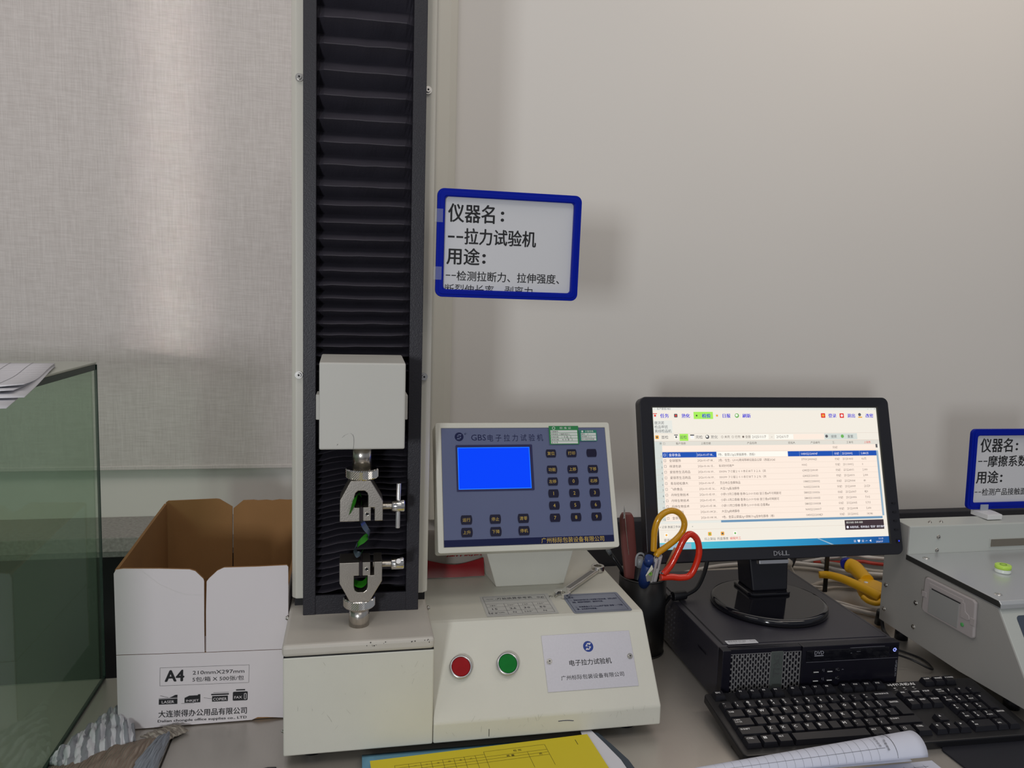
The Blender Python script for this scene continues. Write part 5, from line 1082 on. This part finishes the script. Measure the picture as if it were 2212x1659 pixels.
# its sign on a clip base
TS2 = frame((1.2625, 1.2585, 0.3235), (1, 0, 0), (0, 0.02, 1)); x_ = -1.2625
L2 = [('仪器名', 1.1840 + x_, 0.3560 - 0.3235, 1.2560 + x_, 0.3830 - 0.3235, B), ('•', 1.2635 + x_, 0.359 - .3235, 1.269 + x_, 0.3635 - .3235, 0), ('•', 1.2635 + x_, 0.369 - .3235, 1.269 + x_, 0.3735 - .3235, 0),
      ('-', 1.1812 + x_, 0.3375 - .3235, 1.1905 + x_, 0.3393 - .3235, 0), ('-', 1.1930 + x_, 0.3375 - .3235, 1.2020 + x_, 0.3393 - .3235, 0), ('摩擦系数仪', 1.2035 + x_, 0.3275 - .3235, 1.3160 + x_, 0.3492 - .3235, B),
      ('用途', 1.1800 + x_, 0.2950 - .3235, 1.2290 + x_, 0.3195 - .3235, B), ('•', 1.2335 + x_, 0.2970 - .3235, 1.2390 + x_, 0.3015 - .3235, 0), ('•', 1.2335 + x_, 0.3070 - .3235, 1.2390 + x_, 0.3115 - .3235, 0),
      ('-', 1.1785 + x_, 0.2775 - .3235, 1.1850 + x_, 0.2788 - .3235, 0), ('-', 1.1870 + x_, 0.2775 - .3235, 1.1935 + x_, 0.2788 - .3235, 0), ('检测产品接触面动静摩', 1.1950 + x_, 0.2710 - .3235, 1.3400 + x_, 0.2850 - .3235, 0.008)]
s2 = sign('standing_sign', 'blue framed instrument sign standing on a white clip on the friction tester', TS2, 0.205, 0.1560, 0.0125, L2)
cs = obj('clip_base', MB().prism([(1.1760, 1.2220), (1.2080, 1.2220), (1.2130, 1.2440), (1.2130, 1.2640), (1.1760, 1.2640)], 0.2345, 0.2440, 'z'), white, s2, bevel=0.0008)
obj('clip_tongue', MB().box(1.187, 1.204, 1.2520, 1.2535, 0.2440, 0.2555), M('clear_clip', (0.55, 0.6, 0.66), 0.1, alpha=0.45), s2)

# ================================================================ PEN HOLDER and its tools
HX, HY, HR, HZ = 0.5115, 1.270, 0.0420, 0.1380
def A(p, Y):    # point measured on the plane y = 1.2, moved along its sight line to the true depth Y
    k_ = Y / 1.2; return Vector((p[0] * k_, Y, 0.62 - (0.62 - p[-1]) * k_))
ph = thing('pen_holder', 'tall black cylindrical pen holder between the tester and the computer', 'pen holder', (HX, HY, 0.0))
obj('cup', MB().lathe([(HR, 0.0), (HR, HZ), (HR - 0.0018, HZ), (HR - 0.0018, 0.004), (0.001, 0.004)], (HX, HY, 0.0005), 48), blackm, ph)
obj('rim', MB().lathe([(HR + 0.0003, 0), (HR + 0.0006, 0.0018), (HR - 0.0006, 0.0028), (HR - 0.0020, 0.0018), (HR - 0.0019, 0)], (HX, HY, HZ), 48), M('dark_rim', (0.10, 0.10, 0.10), 0.25, 0.8), ph)
obj('lower_band', MB().lathe([(HR + 0.0002, 0), (HR + 0.0012, 0.001), (HR + 0.0002, 0.002)], (HX, HY, 0.0015), 48), M('dark_rim', (0.1, 0.1, 0.1)), ph)
IN = Vector((HX, HY, 0.006))   # where the tools stand inside the cup
mr = thing('maroon_tool', 'maroon plastic tool with a thin metal pin at its tip, leftmost in the pen holder', 'tool', (0.485, 1.28, 0.09))
mc = M('maroon_plastic', (0.15, 0.045, 0.040), 0.42, var=0.06, vs=20)
mb = MB(); ctr = [Vector((0.492, 1.270, 0.060)), A((0.4610, 0.165), 1.262), A((0.4555, 0.215), 1.262), A((0.4500, 0.262), 1.255), A((0.4492, 0.2735), 1.254)]
wd_ = [0.0085, 0.0115, 0.0134, 0.0126, 0.0082]; rows = []
P_ = spline(ctr, 6)
for i, p in enumerate(P_):
    t = i / (len(P_) - 1) * 4; k_ = min(int(t), 3); w_ = wd_[k_] + (wd_[k_ + 1] - wd_[k_]) * (t - k_)
    rows.append([(p.x + w_ * math.copysign(abs(math.cos(a)) ** 0.5, math.cos(a)), p.y + 0.0065 * math.copysign(abs(math.sin(a)) ** 0.5, math.sin(a)), p.z) for a in [2 * PI * j / 20 for j in range(21)]])
mb.sheet(rows); mb.add([Vector(q) for q in rows[-1][:-1]], [tuple(range(20))])
obj('tool_body', mb, mc, mr)
obj('pin', MB().tube([A((0.4610, 0.172), 1.262), A((0.4545, 0.215), 1.254), A((0.4475, 0.262), 1.247), A((0.4455, 0.2850), 1.248)], lambda t: 0.0006 if t < 0.9 else 0.0003, 6), chrome, mr)
q = A((0.4455, 0.2640), 1.2475)
obj('tip_blade', MB().prism([(q.x - 0.0018, q.z), (q.x + 0.0020, q.z + 0.001), (q.x - 0.001, q.z + 0.0235)], 1.2475, 1.2483, 'y'), chrome, mr)
bm_ = thing('black_marker', 'black marker with a grey looped clip cap beside the maroon tool', 'marker', IN)
a, b, c = Vector((0.498, 1.282, 0.02)), A((0.4770, 0.181), 1.250), A((0.4762, 0.196), 1.247)
obj('barrel', MB().cyl(a, b, 0.0078), black, bm_)
obj('cap', MB().cyl(b, c, 0.0070, 0.0062), M('grey_cap', (0.30, 0.31, 0.32), 0.3), bm_)
obj('clip', MB().tube([A((0.4700, 0.182), 1.240), A((0.4700, 0.196), 1.240), A((0.4735, 0.2025), 1.240), A((0.4800, 0.2030), 1.240), A((0.4850, 0.198), 1.240), A((0.4860, 0.188), 1.240)], 0.0020, 8), M('grey_cap', (0.30, 0.31, 0.32)), bm_)
bb = thing('blue_marker', 'blue marker with white lettering in the middle of the pen holder', 'marker', IN)
a, b, c = Vector((0.502, 1.2460, 0.125)), A((0.4925, 0.186), 1.2040), A((0.4930, 0.1965), 1.1990)
obj('barrel', MB().cyl(a, b, 0.0110, 0.0098, 24), M('deep_blue', (0.010, 0.035, 0.16), 0.35), bb)
obj('cap', MB().cyl(b, c, 0.0088, 0.0070, 24), M('deep_blue', (0.01, 0.035, 0.16)), bb)
dd = (b - a).normalized(); Tb2 = frame(a.lerp(b, 0.66) + Vector((-0.0030, -0.0112, 0.0005)), dd, (-1, 0.0, 0.1)); mb2 = MB(); mb2.text(Tb2, 'M E 2 6', 0.0, 0.0, 0.0080, 0.0, 0, 1, 0.04, 'c'); obj('lettering', mb2, white, bb, fix=False)
for k_, (p0, p1, lb) in enumerate(((Vector((0.515, 1.290, 0.02)), A((0.5055, 0.1945), 1.209), 'white pen in front, just left of its twin in the pen holder'), (Vector((0.5255, 1.293, 0.02)), A((0.5125, 0.1985), 1.2105), 'slightly taller white pen, right of its twin in the pen holder'))):
    t = thing('white_pen', lb, 'pen', p0, 'white pens')
    obj('barrel', MB().cyl(p0, p1, 0.0043, 0.0041, 16), M('pen_white', (0.52, 0.50, 0.50), 0.3), t, bevel=0.0008)
    obj('end_plug', MB().cyl(p1, p1 + Vector((0, 0, 0.0008)), 0.0026, 0.0024, 12), M('plug_grey', (0.2, 0.2, 0.22), 0.4), t)
    d_ = (p0 - p1).normalized()
    obj('clip', MB().tube([p1 + d_ * 0.008 + Vector((-0.0025, -0.0042, 0)), p1 + d_ * 0.028 + Vector((-0.0025, -0.0042, 0))], 0.0009, 6), M('clip_grey', (0.22, 0.22, 0.26), 0.4), t)
tg = thing('card_tag', 'small folded white card tag with a green mark in the pen holder', 'card', A((0.497, 0.15), 1.23))
yt = 1.186; P5 = [A(q, yt) for q in ((0.4885, 0.164), (0.4985, 0.182), (0.5010, 0.176), (0.4985, 0.150), (0.492, 0.148))]; P5[3].y += 0.05; P5[4].y += 0.05
P5[3] = A((0.4985, 0.151), 1.235); P5[4] = A((0.4925, 0.149), 1.235)
obj('tag_body', MB().add(P5, [(0, 1, 2, 3, 4)]), M('tag_paper', (0.62, 0.60, 0.50), 0.6), tg, solid=0.0012, fix=False)
obj('tag_mark', MB(frame(A((0.4965, 0.1670), 1.186), (1, -0.0, 0.4), (-0.1, 0.6, 1))).lathe([(0.0034, 0), (0.0034, 0.0002), (0.0020, 0.0002), (0.0020, 0)], n=16), M('tag_green', (0.15, 0.35, 0.04), 0.5), tg)
top('wooden_stick', MB().tube([(0.522, 1.285, 0.05), A((0.5200, 0.168), 1.228), A((0.5390, 0.2100), 1.2080)], 0.0027, 6, 3), M('pale_wood', (0.42, 0.24, 0.12), 0.6), 'pale wooden stick leaning behind the red scissor handle', 'stick')
gp = thing('dark_pen', 'dark pen with a clear end leaning out to the left of the pen holder', 'pen', (0.49, 1.31, 0.10))
q = A((0.4240, 0.205), 1.30)
obj('barrel', MB().tube([(0.495, 1.290, 0.060), A((0.4500, 0.165), 1.292), q], 0.0036, 10, 3), black, gp)
obj('clear_end', MB().cyl(q, A((0.4185, 0.2125), 1.30), 0.0044, 0.0038), M('clear_grey_end', (0.10, 0.11, 0.12), 0.1), gp)
def scissors(name, label, loop, rad, m, mid, tip):
    t = thing(name, label, 'scissors', IN); L_ = [Vector(p) for p in loop]; obj('handle_loop', MB().tube(L_, rad, 14, 10), m, t)
    e = L_[-1]; obj('blade', MB().tube([e, Vector(mid), Vector(tip)], lambda t: 0.0042 * (1 - 0.7 * t), 8, 3, flat=0.45), chrome, t)
scissors('yellow_scissors', 'scissors with a yellow coated handle loop, upright in the pen holder',
         [A(q, 1.2070) for q in ((0.5003, 0.2070), (0.5000, 0.2250), (0.5005, 0.2430), (0.5060, 0.2620), (0.5180, 0.2730), (0.5320, 0.2755), (0.5450, 0.2690), (0.5530, 0.2550), (0.5510, 0.2400), (0.5410, 0.2270), (0.5240, 0.2140), (0.5080, 0.2030), (0.5055, 0.1980))],
         0.0054, M('yellow_vinyl', (0.58, 0.28, 0.003), 0.25, coat=0.4), (0.511, 1.246, 0.142), (0.512, 1.275, 0.02))
scissors('red_scissors', 'scissors with an orange red coated handle loop tilting right out of the pen holder',
         [A(q, 1.192) for q in ((0.5150, 0.1600), (0.5350, 0.1600), (0.5520, 0.1580), (0.5680, 0.1610), (0.5780, 0.1780), (0.5830, 0.2020), (0.5780, 0.2240), (0.5650, 0.2340), (0.5540, 0.2250), (0.5450, 0.2060), (0.5340, 0.1830), (0.5240, 0.1700), (0.520, 0.166))],
         0.0056, M('red_vinyl', (0.60, 0.022, 0.004), 0.25, coat=0.4), (0.528, 1.246, 0.142), (0.523, 1.270, 0.02))

# ================================================================ CABLES behind the monitor
gc = M('grey_cable', (0.40, 0.36, 0.31), 0.5); wc = M('pale_cable', (0.62, 0.58, 0.54), 0.5)
cb_ = thing('monitor_cable', 'black monitor cable with a ferrite lump lying on the left back of the computer', 'cable', (0.60, 1.27, 0.10))
obj('cord', MB().tube([(0.652, 1.300, 0.190), (0.648, 1.296, 0.160), (0.638, 1.286, 0.134), (0.6180, 1.270, 0.112), (0.5980, 1.262, 0.1040), (0.5860, 1.2600, 0.1020)], 0.0038, 12), black, cb_)
obj('ferrite', MB().cyl((0.5900, 1.2600, 0.1028), (0.5640, 1.2560, 0.1022), 0.0085, n=20), black, cb_, bevel=0.001)
obj('cord_end', MB().tube([(0.5645, 1.256, 0.1022), (0.5605, 1.262, 0.098), (0.5590, 1.300, 0.060), (0.545, 1.36, 0.008), (0.60, 1.45, 0.006)], 0.0036, 12), black, cb_)
cables = [
 ('pale beige cable running left to right highest behind the monitor stand', wc, 0.0042, [(0.70, 1.60, 0.006), (0.86, 1.655, 0.008), (1.03, 1.650, 0.010), (1.08, 1.632, 0.010), (1.107, 1.612, 0.012), (1.111, 1.566, 0.018), (1.143, 1.541, 0.020), (1.195, 1.519, 0.020), (1.40, 1.50, 0.006)]),
 ('beige cable curving beside the yellow air gun nozzle', gc, 0.0040, [(0.80, 1.63, 0.005), (0.98, 1.635, 0.006), (1.07, 1.612, 0.006), (1.10, 1.585, 0.006), (1.145, 1.560, 0.006), (1.20, 1.545, 0.006), (1.42, 1.53, 0.006)]),
 ('grey cable rising steeply behind the monitor into the bundle', gc, 0.0046, [(1.165, 1.690, 0.060), (1.140, 1.670, 0.030), (1.115, 1.632, 0.016), (1.112, 1.585, 0.026), (1.150, 1.548, 0.028), (1.20, 1.532, 0.022), (1.40, 1.51, 0.012)]),
 ('beige cable lying under the yellow air gun handle', gc, 0.0046, [(0.90, 1.500, 0.006), (1.00, 1.508, 0.006), (1.035, 1.520, 0.007), (1.075, 1.528, 0.007), (1.12, 1.500, 0.006), (1.20, 1.48, 0.006), (1.38, 1.46, 0.006)]),
 ('thin brown grey cable nearest the computer back corner', gc, 0.0028, [(0.91, 1.440, 0.004), (0.99, 1.480, 0.004), (1.03, 1.492, 0.004), (1.07, 1.497, 0.004), (1.15, 1.47, 0.004), (1.30, 1.45, 0.004)]),
 ('upper of two white cables crossing to the friction tester side', wc, 0.0030, [(0.965, 1.46, 0.005), (1.010, 1.405, 0.008), (1.030, 1.378, 0.008), (1.060, 1.360, 0.008), (1.10, 1.355, 0.006), (1.22, 1.36, 0.006)]),
 ('lower, thicker white cable crossing to the friction tester side', wc, 0.0042, [(0.960, 1.44, 0.005), (1.000, 1.395, 0.007), (1.028, 1.360, 0.007), (1.058, 1.332, 0.007), (1.10, 1.315, 0.006), (1.24, 1.31, 0.006)]),
 ('white cable above the red one beside the friction tester', wc, 0.0040, [(1.080, 1.660, 0.006), (1.140, 1.620, 0.030), (1.176, 1.600, 0.040), (1.230, 1.582, 0.036), (1.42, 1.57, 0.02)]),
 ('red cable beside the friction tester back', M('red_cable', (0.42, 0.035, 0.02), 0.4), 0.0042, [(1.100, 1.645, 0.010), (1.150, 1.602, 0.022), (1.186, 1.584, 0.029), (1.232, 1.566, 0.026), (1.42, 1.55, 0.012)])]
for lb, m_, r_, pts in cables: top('cable', MB().tube(pts, r_, 10), m_, lb, 'cable', group='cables behind the computer')
top('black_cable', MB().tube([(1.018, 1.290, 0.030), (1.012, 1.272, 0.006), (1.000, 1.240, 0.004), (0.975, 1.200, 0.004), (0.962, 1.180, 0.004), (0.950, 1.190, 0.004), (0.940, 1.25, 0.004)], 0.0036, 10), black, 'black power cord curving under the back of the friction tester', 'cable')
top('power_plug', MB().tube([(1.024, 1.302, 0.006), (1.020, 1.296, 0.036)], lambda t: 0.0085 - 0.0025 * t, 12), black, 'small black plug standing at the friction tester back corner', 'plug')
top('black_strap', MB().box(1.012, 1.021, 1.470, 1.4735, 0.006, 0.14), black, 'flat black strap hanging down behind the monitor', 'strap')
top('black_connector', MB().tube([(0.958, 1.505, 0.100), (0.952, 1.500, 0.075), (0.940, 1.492, 0.060)], 0.0075, 10), black, 'short black cable connector hanging behind the monitor stand', 'connector')
top('white_plug', MB().tube([(0.888, 1.452, 0.098), (0.915, 1.455, 0.078)], 0.010, 10).tube([(0.915, 1.455, 0.078), (0.945, 1.47, 0.040), (0.985, 1.50, 0.012), (1.03, 1.50, 0.0045)], 0.003, 8), M('white_plug_plastic', (0.6, 0.56, 0.5), 0.4), 'white plug with a short cord just right of the monitor stand', 'plug')
# yellow air gun
ag = thing('air_gun', 'yellow plastic air blow gun lying among the cables left of the friction tester', 'air gun', (1.06, 1.43, 0.0))
yw = M('yellow_gun_plastic', (0.75, 0.40, 0.004), 0.4)
obj('grip_handle', MB().tube([(1.098, 1.506, 0.050), (1.100, 1.490, 0.050), (1.092, 1.455, 0.046), (1.084, 1.425, 0.044)], lambda t: 0.0165 - 0.002 * t, 16), yw, ag)
obj('gun_body', MB().prism([(1.048, 1.400), (1.062, 1.428), (1.084, 1.436), (1.100, 1.415), (1.108, 1.380), (1.104, 1.345), (1.085, 1.340), (1.060, 1.360)], 0.020, 0.050, 'z'), yw, ag, bevel=0.005, seg=3)
obj('trigger_lever', MB().tube([(0.998, 1.470, 0.046), (1.014, 1.462, 0.048), (1.030, 1.440, 0.048), (1.042, 1.410, 0.046), (1.055, 1.370, 0.042), (1.062, 1.350, 0.038)], lambda t: 0.0075 + 0.003 * t, 12, flat=1.0), yw, ag)
obj('hook', MB().tube([(1.022, 1.354, 0.040), (1.026, 1.340, 0.036), (1.040, 1.332, 0.034), (1.056, 1.340, 0.036)], 0.0052, 10), yw, ag)
obj('nozzle_end', MB().tube([(1.075, 1.345, 0.034), (1.060, 1.318, 0.030), (1.050, 1.300, 0.024)], 0.010, 12), M('yellow_dark', (0.35, 0.17, 0.01), 0.4), ag)
obj('rivet', MB().lathe([(0.0045, 0), (0.004, 0.0015), (0.002, 0.002)], (1.0655, 1.404, 0.0495), 16), white, ag)
obj('blue_ring', MB().cyl((1.095, 1.511, 0.050), (1.099, 1.520, 0.052), 0.0135, n=20), M('ring_blue', (0.012, 0.02, 0.28), 0.4), ag)
top('air_hose', MB().tube([(1.098, 1.520, 0.052), (1.108, 1.545, 0.058), (1.125, 1.590, 0.065), (1.130, 1.640, 0.070), (1.10, 1.68, 0.05), (1.02, 1.69, 0.02)], 0.0068, 12), M('grey_hose', (0.26, 0.28, 0.27), 0.35), 'grey air hose running up from the yellow air gun behind the monitor', 'hose')
top('black_hose', MB().tube([(1.12, 1.665, 0.030), (1.22, 1.640, 0.045), (1.30, 1.60, 0.045), (1.48, 1.56, 0.03)], 0.015, 12), M('dark_hose', (0.03, 0.03, 0.032), 0.3), 'thick dark hose behind the cables next to the friction tester', 'hose')
